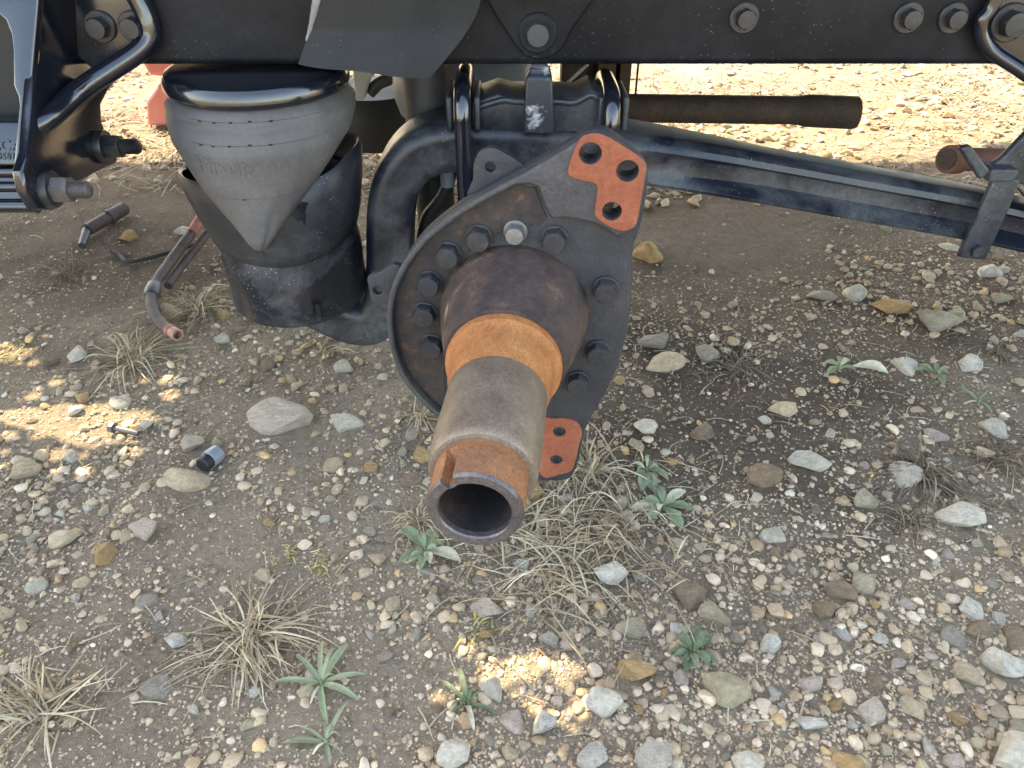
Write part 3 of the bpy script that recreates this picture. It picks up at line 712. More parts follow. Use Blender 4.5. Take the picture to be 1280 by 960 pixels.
def bell_ring(s, n=72):
    for (s0, a0, b0), (s1, a1, b1) in zip(prof, prof[1:]):
        if s <= s1 + 1e-9:
            t = (s - s0) / (s1 - s0); break
    w = a0 + (a1 - a0) * t; d = b0 + (b1 - b0) * t
    z0 = ZP - 0.026; z = z0 + (tip.z - z0) * s
    sh = max(0, (s - 0.12) / 0.88)
    cx = AX + (tip.x - AX) * sh ** 1.3; cy = AY + (tip.y + 0.004 - AY) * sh ** 0.95
    pts = []
    for k in range(n):
        a = 2 * math.pi * k / n
        wob = 1 + sh * (0.05 * math.sin(3 * a + 5 * s) + 0.05 * math.sin(2 * a + 1.0))
        # crease down the lower right
        cr = -0.16 * max(0, sh - 0.35) * math.exp(-((a - 5.35) / 0.35) ** 2)
        dn = 0.0016 * fbm((math.cos(a) * 0.12, math.sin(a) * 0.12, z), 22) + 0.0022 * math.exp(-((s - 0.09 - 0.01 * math.sin(3 * a)) / 0.012) ** 2) * math.sin(8 * a)
        pts.append(Vector((cx + (w + dn) * (wob + cr) * math.cos(a), cy + (d + dn) * (wob + cr) * math.sin(a), z)))
    return pts
bm = bmesh.new(); rings = [[bm.verts.new(p) for p in bell_ring(i / 48)] for i in range(49)]
for a, b in zip(rings, rings[1:]):
    for k in range(72): bm.faces.new((a[k], a[(k + 1) % 72], b[(k + 1) % 72], b[k]))
bm.faces.new(rings[0]); bm.faces.new(rings[-1])
bmesh.ops.recalc_face_normals(bm, faces=bm.faces)
bvh = BVHTree.FromBMesh(bm)
bellows = obj('bellows', bm_mesh(bm, 'bellows', angle=60), M['bellows'], spring)
def project(me, ox, oz, lift):
    for v in me.vertices:
        hit = bvh.ray_cast(Vector((ox + v.co.x, 0.5, oz + v.co.y)), Vector((0, 1, 0)))
        if hit[0] is not None: v.co = hit[0] + Vector((0, -(v.co.z + lift), 0))
        else: v.co = Vector((ox + v.co.x, 0.97, oz + v.co.y))
c = onY(308, 200, 0.97)
me = text_mesh('Firestone', 0.030, 0.0006); project(me, c.x, c.z - 0.008, 0.0002); obj('lettering', me, M['bellows'], bellows)
def strip(pxa, pxb, py, hw=0.0004):
    a, b = onY(pxa, py, 0.965), onY(pxb, py, 0.965); n = 40
    v, f = [], []
    for k in range(n + 1):
        x = a.x + (b.x - a.x) * k / n
        v += [(x, -hw, 0), (x, hw, 0), (x, 0, 0.0008)]
    for k in range(n):
        i = 3 * k; f += [(i, i + 3, i + 5, i + 2), (i + 2, i + 5, i + 4, i + 1)]
    me = mesh_from('strip', v, f); project(me, 0, a.z, 0.0); return me
for xa, xb, y in ((235, 425, 150), (242, 405, 176), (285, 375, 241)):
    obj('mould_line', strip(xa, xb, y), M['bellows'], bellows)
for xa, y in ((250, 151), (270, 151), (292, 150), (315, 149), (340, 150), (255, 177), (272, 177), (293, 176), (318, 175), (342, 176), (312, 241)):
    obj('mould_mark', strip(xa - 2.2, xa + 2.2, y, 0.0011), M['black'], bellows)
# piston with folded rubber skirt
ZPB = 0.192
pw = lambda a, th: 0.0016 * math.sin(3 * th + a * 30) + 0.0025 * fbm((math.cos(th) * 0.1, math.sin(th) * 0.1, a), 14)
piston = obj('piston', lathe([(ZPB, 0.0), (ZPB, 0.092), (ZPB + 0.004, 0.100), (ZPB + 0.012, 0.1045)] + [(ZPB + 0.012 + 0.18 * k / 12, 0.1045 - 0.004 * k / 12) for k in range(1, 13)] + [(ZPB + 0.20, 0.094), (ZPB + 0.205, 0.0)], 'Z', 72, center=(AX + 0.004, AY, 0), wob=pw), M['piston'], spring)
def skirt_ring(z, r, n=72):
    pts = []
    for k in range(n):
        a = 2 * math.pi * k / n
        s = (z - 0.305) / 0.105
        lean = 0.046 * s * max(0, -math.cos(a - 0.25)) ** 3 + 0.010 * s * max(0, math.cos(a))
        q = r + lean + 0.006 * math.sin(3 * a + 1.0) * s + 0.003 * math.sin(7 * a) * s
        pts.append(Vector((AX + 0.004 + q * math.cos(a), AY + (q - lean) * 0.97 * math.sin(a), z + 0.012 * math.sin(a * 2 + 0.6) + 0.016 * math.cos(a))))
    return pts
bm = bmesh.new(); sk = [(0.300, 0.1015), (0.303, 0.107), (0.32, 0.1085), (0.35, 0.109), (0.38, 0.108), (0.405, 0.105), (0.412, 0.100), (0.409, 0.097)]
rings = [[bm.verts.new(p) for p in skirt_ring(z, r_)] for z, r_ in sk]
for a, b in zip(rings, rings[1:]):
    for k in range(72): bm.faces.new((a[k], a[(k + 1) % 72], b[(k + 1) % 72], b[k]))
obj('rubber_fold', bm_mesh(bm, 'fold', angle=60), M['fold'], spring)
bm = bmesh.new(); bm.faces.new([bm.verts.new(p) for p in skirt_ring(0.37, 0.1025)]); obj('fold_shade_lid', bm_mesh(bm, 'lid'), M['black'], spring)  # lid painted black to stand in for the shade inside the fold
q = onY(398, 388, AY - 0.10)
obj('rib', tube([q + Vector((0, 0, 0.012)), q + Vector((0.001, 0.0, -0.012))], 0.0045, 10), M['piston'], piston)

# ------------------------------------------------------------------ TRAILING ARM
YA = 1.055; WA = 0.085
arm = thing('trailing_arm', 'dusty black trailing arm curving down in a hook beneath the air spring', 'suspension arm', onY(480, 420, YA))
cl = [(1500, 338), (1380, 311), (1280, 287), (1200, 270), (1100, 252), (1000, 234), (900, 217), (800, 203), (700, 193), (620, 188), (565, 187), (528, 196), (503, 218), (489, 250), (484, 290), (483, 335), (481, 370), (475, 398), (458, 411), (432, 408), (405, 396), (380, 384), (355, 374)]
path = smooth_path([onY(x, y, YA) for x, y in cl], 5)
def arm_sweep(path):
    bm = bmesh.new(); rings = []; n = len(path)
    for i, p in enumerate(path):
        t = (path[min(i + 1, n - 1)] - path[max(i - 1, 0)]).normalized()
        nrm = Vector((-t.z, 0, t.x))                  # in-plane normal
        if i == 0: sgn = 1 if nrm.z > 0 else -1
        nrm *= sgn
        X = p.x
        f = min(1, max(0, (X - 0.16) / 0.2))          # I section opens towards the right
        hh = 0.034 - 0.002 * f
        w = WA - 0.030 * f; r_ = 0.008; d = 0.016 * f
        fl_ = 0.013
        low = 0.010 * f                                # lower flange stands proud
        sec = [(hh, w), (hh, 0.022), (hh - 0.0025, 0.012), (hh - 0.008, 0.0045), (hh - fl_ - 0.003, 0.0 + 0.002 * f), (hh - fl_ - 0.010, d), (0, d + 0.001), (-hh + fl_ + 0.007, d), (-hh + fl_, 0.0), (-hh + 0.006, -low), (-hh + 0.001, -low + 0.002), (-hh, 0.01), (-hh, w), (-hh + 0.008, w + 0.004), (0, w + 0.004), (hh - 0.008, w + 0.004)]
        rings.append([bm.verts.new(p + nrm * a + Vector((0, b, 0))) for a, b in sec])
    m = len(rings[0])
    for a, b in zip(rings, rings[1:]):
        for k in range(m): bm.faces.new((a[k], a[(k + 1) % m], b[(k + 1) % m], b[k]))
    bm.faces.new(rings[0]); bm.faces.new(rings[-1])
    return bm_mesh(bm, 'arm', angle=30)
obj('beam', arm_sweep(path), M['arm'], arm, bevel=0.003)
# web filling under the piston
q0, q1, q2, q3 = onY(300, 392, YA + .02), onY(452, 378, YA + .02), onY(462, 410, YA + .02), onY(380, 404, YA + .02)
obj('spring_seat', box(AX - 0.05, AX + 0.06, AY - 0.03, AY + 0.06, ZPB - 0.010, ZPB - 0.0005), M['arm'], arm, bevel=0.003)

# ------------------------------------------------------------------ AXLE CLAMP (pad, post, u bolts)
clamp = thing('axle_clamp', 'black axle clamp block with two U-bolts and a chipped centre post on the trailing arm', 'axle clamp', onY(670, 160, 1.09))
top = [(590, 128), (606, 123), (622, 117), (640, 122), (700, 122), (722, 123), (740, 113), (752, 118), (756, 166), (590, 166)]
obj('pad', plate2d([(q.x, q.z) for q in [onY(x, y, YA + 0.005) for x, y in top]], [], 0, 0.085, 0.004, lambda a, b, t: Vector((a, YA + 0.005 + t, b))), M['arm'], clamp)
rim = [(598, 134), (614, 129), (630, 125), (648, 127), (696, 127), (718, 128), (738, 119), (748, 124)]
obj('pad_lip', tube(smooth_path([onY(x, y, YA + 0.004) for x, y in rim], 4), 0.0045, 10), M['arm'], clamp)
a, b, c, d = onY(659, 84, 1.05), onY(688, 84, 1.05), onY(692, 168, 1.035), onY(650, 168, 1.035)
pw_ = 0.055
bm = bmesh.new()
lv = [(onY(674, 168, 1.034), 0.021, 0.036), (onY(674, 120, 1.038), 0.0185, 0.03), (onY(674, 97, 1.040), 0.017, 0.027), (onY(674, 92, 1.044), 0.0125, 0.023), (onY(674, 84, 1.046), 0.0125, 0.022)]
rings = [[bm.verts.new(p + Vector((sx * w, (0 if sy < 0 else 2 * dp), 0))) for sx, sy in ((-1, -1), (1, -1), (1, 1), (-1, 1))] for p, w, dp in lv]
for r0, r1 in zip(rings, rings[1:]):
    for k in range(4): bm.faces.new((r0[k], r0[(k + 1) % 4], r1[(k + 1) % 4], r1[k]))
bm.faces.new(rings[0]); bm.faces.new(rings[-1])
M['post'] = paint_mat('chipped_post', (0.018, 0.02, 0.028), (0.55, 0.55, 0.56), 0.52, 0.62, 0.35, 0.7, 22)
obj('post', bm_mesh(bm, 'post'), M['post'], clamp, bevel=0.004)
def ubolt(px, ptop, pbot, r_=0.0118):
    tp = onY(px, ptop, 1.045); X = tp.x
    yf, yb = 1.030, 1.165; zt = tp.z - r_ - 0.004; zb = onY(px, pbot, yf).z
    rr_ = 0.030
    pts = [(X + 0.001, yf, zb), (X, yf, zt - 0.05), (X, yf, zt - rr_), (X, yf + 0.009, zt - 0.009), (X, yf + rr_, zt), (X, yb - rr_, zt), (X, yb - 0.009, zt - 0.009), (X, yb, zt - rr_), (X, yb, zb)]
    obj('u_bolt', tube(smooth_path(pts, 6), r_, 20), M['gloss'], clamp)
ubolt(577, 96, 270); ubolt(766, 104, 270)
for px in (562, 596, 752, 782):
    a, b = onY(px, 118, YA), onY(px, 160, YA)
    obj('bolt_cheek', box(a.x - 0.004, a.x + 0.004, YA - 0.014, YA + 0.075, b.z, a.z), M['arm'], clamp, bevel=0.003)

# ------------------------------------------------------------------ AXLE SPINDLE
Pt = ray(593, 640) * 0.650; Pf = ray(643, 391)
Pf = Pf * (Pt.z / Pf.z)
Pt += Vector((0, 0, CAM_H)); Pf += Vector((0, 0, CAM_H))
axd = (Pt - Pf); LEN = axd.length; yaw = math.atan2(axd.x, -axd.y)
spin = thing('axle_spindle', 'rusty hollow axle spindle with bolted dark iron brake flange pointing outward', 'axle spindle', Pf, rotz=yaw)
RZ = Matrix.Rotation(yaw, 4, 'Z'); INV = (Matrix.Translation(Pf) @ RZ).inverted()
LO = INV @ Vector((0, 0, CAM_H))
def PF(x, y, y0=0.0):
    d = INV.to_3x3() @ ray(x, y); t = (y0 - LO.y) / d.y; q = LO + d * t; return (q.x, q.z)
c4 = lambda cx, cy: (440 + cx / 1.745, 150 + cy / 1.745)
c6 = lambda cx, cy: (480 + cx / 3.556, 150 + cy / 3.556)
c7 = lambda cx, cy: (500 + cx / 3.0, 380 + cy / 3.0)
def lsm(pts, n=4): return [tuple(p[:2]) for p in smooth_path([Vector((*p, 0)) for p in pts], n, closed=True)]
sp = lambda name, me, mat, par=None, **k: obj(name, me, M[mat], par or spin, world=False, **k)
mloc = lambda a, b, t: Vector((a, t, b))
# flange plate
outl = [c4(*p) for p in ((88, 400), (97, 345), (120, 292), (163, 235), (230, 180), (310, 132), (400, 84), (470, 42), (508, 17), (532, 11), (560, 17), (600, 46), (632, 78), (643, 100), (642, 140), (632, 200), (621, 240), (612, 262), (610, 310), (608, 370), (602, 430), (588, 495), (560, 567), (530, 620), (508, 665), (498, 715), (488, 748), (472, 768), (440, 771), (408, 768), (398, 740), (394, 690), (370, 672), (320, 668), (260, 650), (200, 622), (160, 588), (118, 535), (95, 470))]
OUT = lsm([PF(*p, 0.016) for p in outl], 4)
H3 = [((520, 72), 0.0115), ((601, 110), 0.0115), ((567, 198), 0.0105)]
H2 = [((452, 681), 0.0085), ((446, 742), 0.0085)]
hs_up = [circ(*PF(*c4(*p), -0.014), r_) for p, r_ in H3]
hs_lo = [circ(*PF(*c4(*p), -0.004), r_) for p, r_ in H2]
flange = sp('flange', plate2d(OUT, hs_up + hs_lo + [circ(0, 0, 0.060, 48)], 0.0, 0.020, 0.003, mloc), 'spider')
# raised band and ear
n_o = len(OUT)
def inset(poly, d):
    out = []; m = len(poly)
    for i in range(m):
        a, b = Vector(poly[i - 1]), Vector(poly[(i + 1) % m]); t = (b - a).normalized(); nn = Vector((-t.y, t.x))
        out.append((poly[i][0] - nn.x * d, poly[i][1] - nn.y * d))
    return out
area = sum(OUT[i][0] * OUT[(i + 1) % n_o][1] - OUT[(i + 1) % n_o][0] * OUT[i][1] for i in range(n_o))
IN = inset(OUT, 0.007 if area < 0 else -0.007)
# band runs from the lower left (index of point 36) round the top to the ear
i0, i1 = 35 * 4, 7 * 4
seq = [k % n_o for k in range(i0, n_o + i1 + 1)]
ear_pts = [PF(*c6(*p), -0.012) for p in ((1160, 290), (1150, 350), (1128, 470), (1085, 498), (1040, 520), (985, 480), (930, 455), (860, 440), (800, 432), (745, 440), (712, 370), (688, 296), (655, 284))]
ear_top = [OUT[k] for k in range(i1 + 1, 13 * 4)]
band_in = [IN[k] for k in seq]
band_poly = [OUT[k] for k in seq] + ear_top + ear_pts
cut = PF(*c6(600, 300), -0.012)
band_back = [p for p in reversed(band_in) if p[0] < cut[0]]
raised = sp('raised_rim', plate2d(band_poly + band_back, hs_up, -0.014, 0.0005, 0.003, mloc), 'rim', par=flange)
# rusty recess floor: thin skin over the flange inside the band
rec = [p for p in band_in if p[0] < cut[0]]
ccen = (0, 0)
rec_poly = [(p[0] * 0.985, p[1] * 0.985) for p in rec] + [PF(*c6(*p), -0.001) for p in ((640, 300), (675, 300), (700, 380), (725, 435), (690, 470), (560, 480), (400, 560), (300, 680), (265, 800), (262, 930))]
sp('recess', plate2d(rec_poly, [], -0.0012, 0.0002, 0.0005, mloc), 'spider_rusty', par=flange, label='rust-freckled recess of the flange')
# orange mounting pads
pad = [c6(*p) for p in ((865, 95), (895, 68), (940, 60), (985, 72), (1060, 115), (1130, 160), (1160, 190), (1165, 225), (1145, 340), (1122, 462), (1085, 490), (1040, 492), (980, 462), (938, 425), (940, 380), (948, 300), (925, 278), (870, 268), (825, 250), (818, 222), (835, 160))]
PADU = lsm([PF(*p, -0.0165) for p in pad], 3)
sp('mounting_pad', plate2d(PADU, hs_up, -0.0165, -0.0135, 0.0008, mloc), 'red_pad', label='orange-rusted upper mounting pad with three holes')
pad2 = [c7(*p) for p in ((520, 445), (575, 432), (625, 432), (665, 448), (683, 485), (672, 530), (655, 600), (640, 628), (600, 640), (525, 640))]
PADL = lsm([PF(*p, -0.004) for p in pad2], 3)
sp('mounting_pad', plate2d(PADL, hs_lo, -0.004, 0.0, 0.0008, mloc), 'red_pad', label='orange-rusted lower mounting pad with two holes')
# sleeves lining the holes so they read as bored iron
# shield ears behind the flange
for pts, hc in ((((262, 172), (264, 130), (266, 95), (278, 70), (302, 60), (328, 68), (372, 96), (400, 120), (420, 180)), (302, 103)), (((35, 342), (60, 332), (105, 318), (130, 420), (100, 418), (75, 416), (55, 408), (42, 390), (37, 365)), (57, 372))):
    E = lsm([PF(*c4(*p), 0.022) for p in pts], 3)
    sp('shield_ear', plate2d(E, [circ(*PF(*c4(*hc), 0.022), 0.0058, 18)], 0.0205, 0.030, 0.0015, mloc), 'spider')
# flange bolts on the bolt circle
for i, p in enumerate(((173, 497), (157, 428), (167, 360), (208, 298), (275, 262), (355, 250), (441, 265), (553, 375), (536, 512), (492, 578))):
    a, b = PF(*c4(*p), -0.010)
    bright = i == 5
    bolt(spin, (a, -0.001, b), r=0.0115 if bright else 0.0142, h=0.012, wr=0.0135 if bright else 0.0155, wh=0.003, mat='bolt_bright' if bright else ('spider' if i > 7 else 'bolt_iron'), wmat='bolt_bright' if bright else 'spider', spin=rnd.uniform(0, 1), world=False)
# turned stages (local y: flange face 0, towards viewer negative)
sR = 0.0012
hubw = lambda a, th: 0.0006 * fbm((math.cos(th) * 0.1, a, math.sin(th) * 0.1), 40)
sp('hub', lathe([(0.02, 0.034), (0.02, 0.088), (0.0, 0.0885), (-0.006, 0.0875), (-0.012, 0.0868), (-0.03, 0.0836), (-0.052, 0.0790), (-0.072, 0.0742), (-0.088, 0.0702), (-0.100, 0.0672), (-0.106, 0.066), (-0.108, 0.034)], 'Y', 96, wob=hubw, closed=True), 'hub')
wp = PF(*c6(632, 688), -0.05)
sp('shoulder', lathe([(-0.105, 0.034), (-0.105, 0.0605), (-0.107, 0.0625), (-0.1125, 0.0632), (-0.118, 0.0625), (-0.1215, 0.0595), (-0.128, 0.0575), (-0.140, 0.0560), (-0.152, 0.0540), (-0.162, 0.0520), (-0.168, 0.0505), (-0.168, 0.034)], 'Y', 96, closed=True), 'orange')
sp('bearing_seat', lathe([(-0.1675, 0.034), (-0.1675, 0.0500), (-0.169, 0.0508), (-0.20, 0.0510), (-0.2485, 0.0513), (-0.2515, 0.0508), (-0.266, 0.0510), (-0.275, 0.0505), (-0.281, 0.0492), (-0.2835, 0.0470), (-0.2838, 0.0452), (-0.2845, 0.0450), (-0.2845, 0.034)], 'Y', 96, closed=True), 'seat')
thr = [(-0.284, 0.0), (-0.284, 0.0420), (-0.290, 0.0424), (-0.297, 0.0422)]
E0 = -0.298; n = 20; L = LEN - 0.003
ths = []
for k in range(n):
    a = E0 - (L + E0) * k / n; ths += [(a, 0.0421), (a - (L + E0) / n * 0.5, 0.0413)]
RI = 0.0315
end = [(-L, 0.0420), (-L - 0.003, 0.0405), (-L - 0.003, RI + 0.0012), (-L - 0.0015, RI)]
# keyway is cut out of the thread stage: build the ring with a notch
def keyed_lathe(prof, seg=120, a0=R(124), aw=R(14), y_stop=-0.296, dep=0.0090):
    bm = bmesh.new(); rings = []
    for a, r_ in prof:
        ring = []
        for k in range(seg):
            th = 2 * math.pi * k / seg; q = r_
            if a <= y_stop and r_ > 0.036 and abs((th - a0 + math.pi) % (2 * math.pi) - math.pi) < aw / 2: q = r_ - dep
            ring.append(bm.verts.new((q * math.cos(th), a, q * math.sin(th))))
        rings.append(ring)
    for a, b in zip(rings, rings[1:]):
        for k in range(seg): bm.faces.new((a[k], a[(k + 1) % seg], b[(k + 1) % seg], b[k]))
    return bm_mesh(bm, 'keyed', angle=30)
sp('threaded_end', keyed_lathe([(-0.2835, 0.036)] + thr[1:] + [(y_, r_) for y_, r_ in ths] + [(-L + 0.0005, 0.0420)]), 'thread')
sp('end_lip', keyed_lathe([(-L + 0.0008, 0.0422)] + end + [(-L + 0.004, RI - 0.0002)], y_stop=0.0), 'lip')
sp('bore', lathe([(-L + 0.002, RI + 0.0008), (-L + 0.05, RI - 0.0005), (-0.20, RI - 0.001), (0.0, RI - 0.001), (0.30, RI - 0.001), (0.30, 0.0)], 'Y', 72, caps=False), 'bore')
sp('axle_tube', lathe([(0.0205, 0.034), (0.0205, 0.062), (0.75, 0.062), (0.75, 0.034)], 'Y', 40, closed=True), 'spider')

# ------------------------------------------------------------------ BEHIND: pipe, shock, tank, far gear
yp = 1.42
a, b, c = onY(700, 134, yp), onY(1000, 138, yp), onY(1070, 141, yp)
pr = px2m(17, b)
pp = thing('torque_pipe', 'dark rust-brown steel pipe with an open sleeved end above the trailing arm', 'pipe', b)
m1 = tube([a, b], pr, 28); obj('tube', m1, M['pipe'], pp)
slv = tube([b - Vector((0.012, 0, 0)), b, b + (c - b) * 0.12, c - Vector((0.004, 0, 0)), c], [pr * 0.99, pr * 1.04, pr * 1.14, pr * 1.16, pr * 1.10], 28)
obj('sleeve', slv, M['pipe'], pp)
a = onY(783, 84, yp)
obj('hanger_plate', box(a.x - 0.012, a.x + 0.008, yp - 0.01, yp + 0.05, onY(783, 150, yp).z, ZB + 0.03), M['pipe'], pp, bevel=0.002)
obj('hanger_plate', box(a.x - 0.05, a.x - 0.018, yp - 0.005, yp + 0.02, onY(783, 150, yp).z, ZB + 0.03), M['pipe'], pp, bevel=0.002)
a = onY(794, 122, yp); 
obj('hanger_rod', tube([a, Vector((a.x, yp, ZB + 0.02))], 0.002, 8), M['black'], pp)
shk = thing('shock_absorber', 'upright dark grey shock absorber cylinder behind the curved arm', 'shock absorber', onY(535, 280, 1.19))
p0, p1 = onY(533, 92, 1.19), onY(541, 300, 1.19)
X = p0.x
obj('outer_tube', lathe([(p0.z - 0.11, 0.0), (p0.z - 0.11, 0.036), (p0.z + 0.06, 0.036), (p0.z + 0.06, 0.0)], 'Z', 36, center=(X, 1.19, 0)), M['shock'], shk)
obj('inner_tube', lathe([(p1.z - 0.08, 0.0), (p1.z - 0.08, 0.031), (p0.z - 0.10, 0.031), (p0.z - 0.10, 0.0)], 'Z', 36, center=(X + 0.002, 1.19, 0)), M['shock'], shk)
tk = thing('air_tank', 'light blue-grey air tank partly visible between the post and left U-bolt', 'air tank', onY(610, 110, 1.36))
q = onY(606, 100, 1.40)
obj('tank_shell', lathe([(-0.16, 0.0), (-0.16, 0.03), (-0.15, 0.055), (-0.13, 0.07), (-0.10, 0.076), (0.05, 0.076), (0.065, 0.072), (0.075, 0.05), (0.08, 0.0)], 'X', 40, center=(q.x - 0.0, 1.42, q.z - 0.01)), M['tank'], tk)
q = onY(735, 100, 1.5)
cb = thing('cross_brace', 'brown rusty cross brace behind the centre post', 'brace', q)
obj('beam', box(onY(700, 100, 1.5).x, onY(776, 100, 1.5).x, 1.46, 1.52, onY(700, 135, 1.5).z, ZB + 0.06), M['pipe'], cb, bevel=0.004)
obj('rod', tube([onY(700, 112, 1.40), onY(735, 80, 1.40)], 0.003, 8), M['steel'], cb)
fg = thing('far_air_bag', 'black rubber air bag and bracket in shadow between air spring and arm', 'air bag', onY(470, 180, 1.62))
q = onY(465, 178, 1.62); q1 = onY(465, 120, 1.62)
zt = q1.z; zb = q.z - 0.02
obj('bag', lathe([(zb, 0.0), (zb, 0.09), (zb + 0.02, 0.112), (zb + 0.06, 0.118), (zt - 0.03, 0.115), (zt - 0.004, 0.10), (zt, 0.0)], 'Z', 40, center=(q.x, 1.70, 0)), M['black'], fg)
q = onY(455, 108, 1.56)
obj('bracket', prism([onY(x, y, 1.56) for x, y in ((440, 60), (466, 60), (470, 92), (462, 100), (456, 124), (444, 126), (441, 100))], (0, 0.03, 0)), M['white'], fg, bevel=0.004)
obj('pipe', tube(smooth_path([onY(x, y, 1.58) for x, y in ((462, 116), (474, 104), (490, 96), (504, 76))], 5), 0.012, 14), M['shock'], fg)
obj('rod', tube([onY(499, 60, 1.55), onY(499, 118, 1.55)], 0.009, 14), M['steel'], fg)
# cable tail inside the curved arm
kb = thing('sensor_cable', 'black cable with connector hanging inside the curve of the arm', 'cable', onY(545, 260, 1.17))
obj('cable', tube(smooth_path([onY(x, y, 1.14) for x, y in ((566, 200), (558, 236), (546, 256), (534, 272), (528, 300))], 6), 0.010, 12), M['black'], kb)
obj('connector', tube([onY(558, 205, 1.13), onY(560, 232, 1.13)], 0.011, 12), M['tank'], kb)
# red chock on the sunlit ground behind
rc = onG(222, 158)
ch = thing('wheel_chock', 'faded red wheel chock block standing on the sunlit ground behind the air spring', 'wheel chock', rc)
obj('base', prism([(rc.x - 0.10, rc.y, 0.0), (rc.x + 0.2, rc.y, 0.0), (rc.x + 0.2, rc.y, 0.11), (rc.x + 0.05, rc.y, 0.15), (rc.x - 0.02, rc.y, 0.14), (rc.x - 0.085, rc.y, 0.08)], (0, 0.14, 0)), M['red'], ch, bevel=0.012)
obj('handle', prism([(rc.x - 0.06, rc.y + 0.02, 0.155), (rc.x + 0.16, rc.y + 0.02, 0.12), (rc.x + 0.16, rc.y + 0.02, 0.26), (rc.x - 0.05, rc.y + 0.02, 0.27), (rc.x - 0.075, rc.y + 0.02, 0.21)], (0, 0.1, 0)), M['red'], ch, bevel=0.012)

# ------------------------------------------------------------------ STRAP BRACKET at the right end of the arm
sb = thing('strap_bracket', 'black bent steel strap bracket clamped across the trailing arm', 'bracket', onY(1220, 320, 1.03))
YS = 1.030
def strap(pts, y, th, dy=None, mat='arm'):
    P3 = [onY(x, yy, y) for x, yy in pts]
    return prism(P3, (0, th, 0))
st = obj('strap', strap(((1246, 216), (1276, 226), (1262, 262), (1246, 296), (1232, 326), (1198, 322), (1206, 304), (1220, 276)), YS, 0.010), M['arm'], sb, bevel=0.003)
bolt(st, onY(1221, 313, YS), r=0.010, h=0.007, wr=0, mat='arm', spin=0.4)
obj('strap', strap(((1232, 212), (1252, 200), (1290, 160), (1340, 120), (1360, 150), (1300, 210), (1284, 232), (1258, 228)), YS + 0.014, 0.012), M['arm'], sb, bevel=0.003)
obj('strap', strap(((1200, 186), (1214, 182), (1238, 214), (1226, 226)), YS - 0.012, 0.012), M['arm'], sb, bevel=0.003)
obj('strap', strap(((1270, 232), (1284, 250), (1330, 300), (1320, 262)), YS + 0.012, 0.012), M['arm'], sb, bevel=0.003)
obj('spacer', box(onY(1236, 214, YS).x, onY(1270, 214, YS).x, YS - 0.006, YS + 0.03, onY(1250, 226, YS).z, onY(1250, 210, YS).z), M['arm'], sb, bevel=0.003)
rs = thing('rusty_pipe_stub', 'short red-rusty pipe stub sticking out behind the strap bracket', 'pipe', onY(1190, 200, 1.12))
a, b = onY(1185, 199, 1.10), onY(1300, 200, 1.20)
obj('tube', tube([a, a + (b - a) * 0.1, a + (b - a) * 0.12, b], [0.020, 0.021, 0.017, 0.017], 24), M['rust_bright'], rs)
obj('end_plug', tube([a + (a - b) * 0.02, a + (b - a) * 0.02], 0.014, 20), M['pipe'], rs)

# ------------------------------------------------------------------ THINGS LYING ON THE GROUND
def gpath(L, lift): return [onT(x, y) + Vector((0, 0, l)) for (x, y), l in zip(L, lift)]
hs = thing('brake_hose', 'cut brown brake hose with a red band and open copper end lying on soil', 'hose', onT(225, 432))
hp = smooth_path(gpath([(300, 262), (268, 292), (245, 314), (217, 343), (197, 370), (193, 393), (204, 416), (220, 430)], [.09, .065, .045, .030, .024, .022, .024, .028]), 6)
hr = 0.0112
hbody = obj('tube', tube(hp, [hr * (1 + 0.05 * math.sin(i * 1.9)) for i in range(len(hp))], 16), M['hose'], hs)
e0 = hp[-1]; ed = (hp[-1] - hp[-3]).normalized()
obj('red_band', tube([hp[-3], hp[-2], hp[-1]], hr * 1.07, 18), M['hose_red'], hs)
obj('red_band', tube(hp[6:13], hr * 1.06, 18), M['hose_red'], hs)
u_, w_ = frame(ed)
bm = bmesh.new(); rings = []
for d_, r_ in ((0.0, hr * 0.98), (0.006, hr * 1.0), (0.020, hr * 1.05), (0.022, hr * 0.98), (0.022, hr * 0.7), (0.004, hr * 0.66)):
    rings.append([bm.verts.new(e0 + ed * d_ + (u_ * math.cos(2 * math.pi * k / 20) + w_ * math.sin(2 * math.pi * k / 20)) * r_) for k in range(20)])
for a, b in zip(rings, rings[1:]):
    for k in range(20): bm.faces.new((a[k], a[(k + 1) % 20], b[(k + 1) % 20], b[k]))
bm.faces.new(rings[-1])
obj('open_end', bm_mesh(bm, 'end'), M['copper'], hs)
cpt = hp[26]
obj('clip', tube([hp[24], hp[26], hp[27]], [hr * 1.3, hr * 1.45, hr * 1.2], 14), M['shock'], hs)
h2 = smooth_path(gpath([(285, 290), (262, 308), (240, 330), (224, 348), (212, 364)], [.05, .03, .02, .015, .013]), 6)
tag(obj('hose', tube(h2, 0.0085, 14), M['hose']), 'thinner dark hose lying alongside the cut brake hose', 'hose')
wire = smooth_path(gpath([(250, 308), (215, 318), (185, 326), (160, 330), (150, 322), (140, 318)], [.008, .006, .006, .006, .006, .006]), 6)
tag(obj('wire', tube(wire, 0.0042, 8), M['black']), 'thin black wire lying on soil from the hose towards the pipe stub', 'wire')
stb = thing('pipe_stub', 'short corroded brown pipe stub lying on the gravel behind the hose', 'pipe', onT(130, 285))
a, b = onT(112, 296) + Vector((0, 0, .018)), onT(158, 270) + Vector((0, 0, .020))
obj('tube', tube([a, a + (b - a) * .55, a + (b - a) * .56, a + (b - a) * .66, a + (b - a) * .67, b], [.014, .015, .018, .018, .016, .016], 18), M['hose'], stb)
a2 = onT(104, 312) + Vector((0, 0, .01))
obj('spigot', tube([a, a2], [.010, .008], 12), M['shock'], stb)
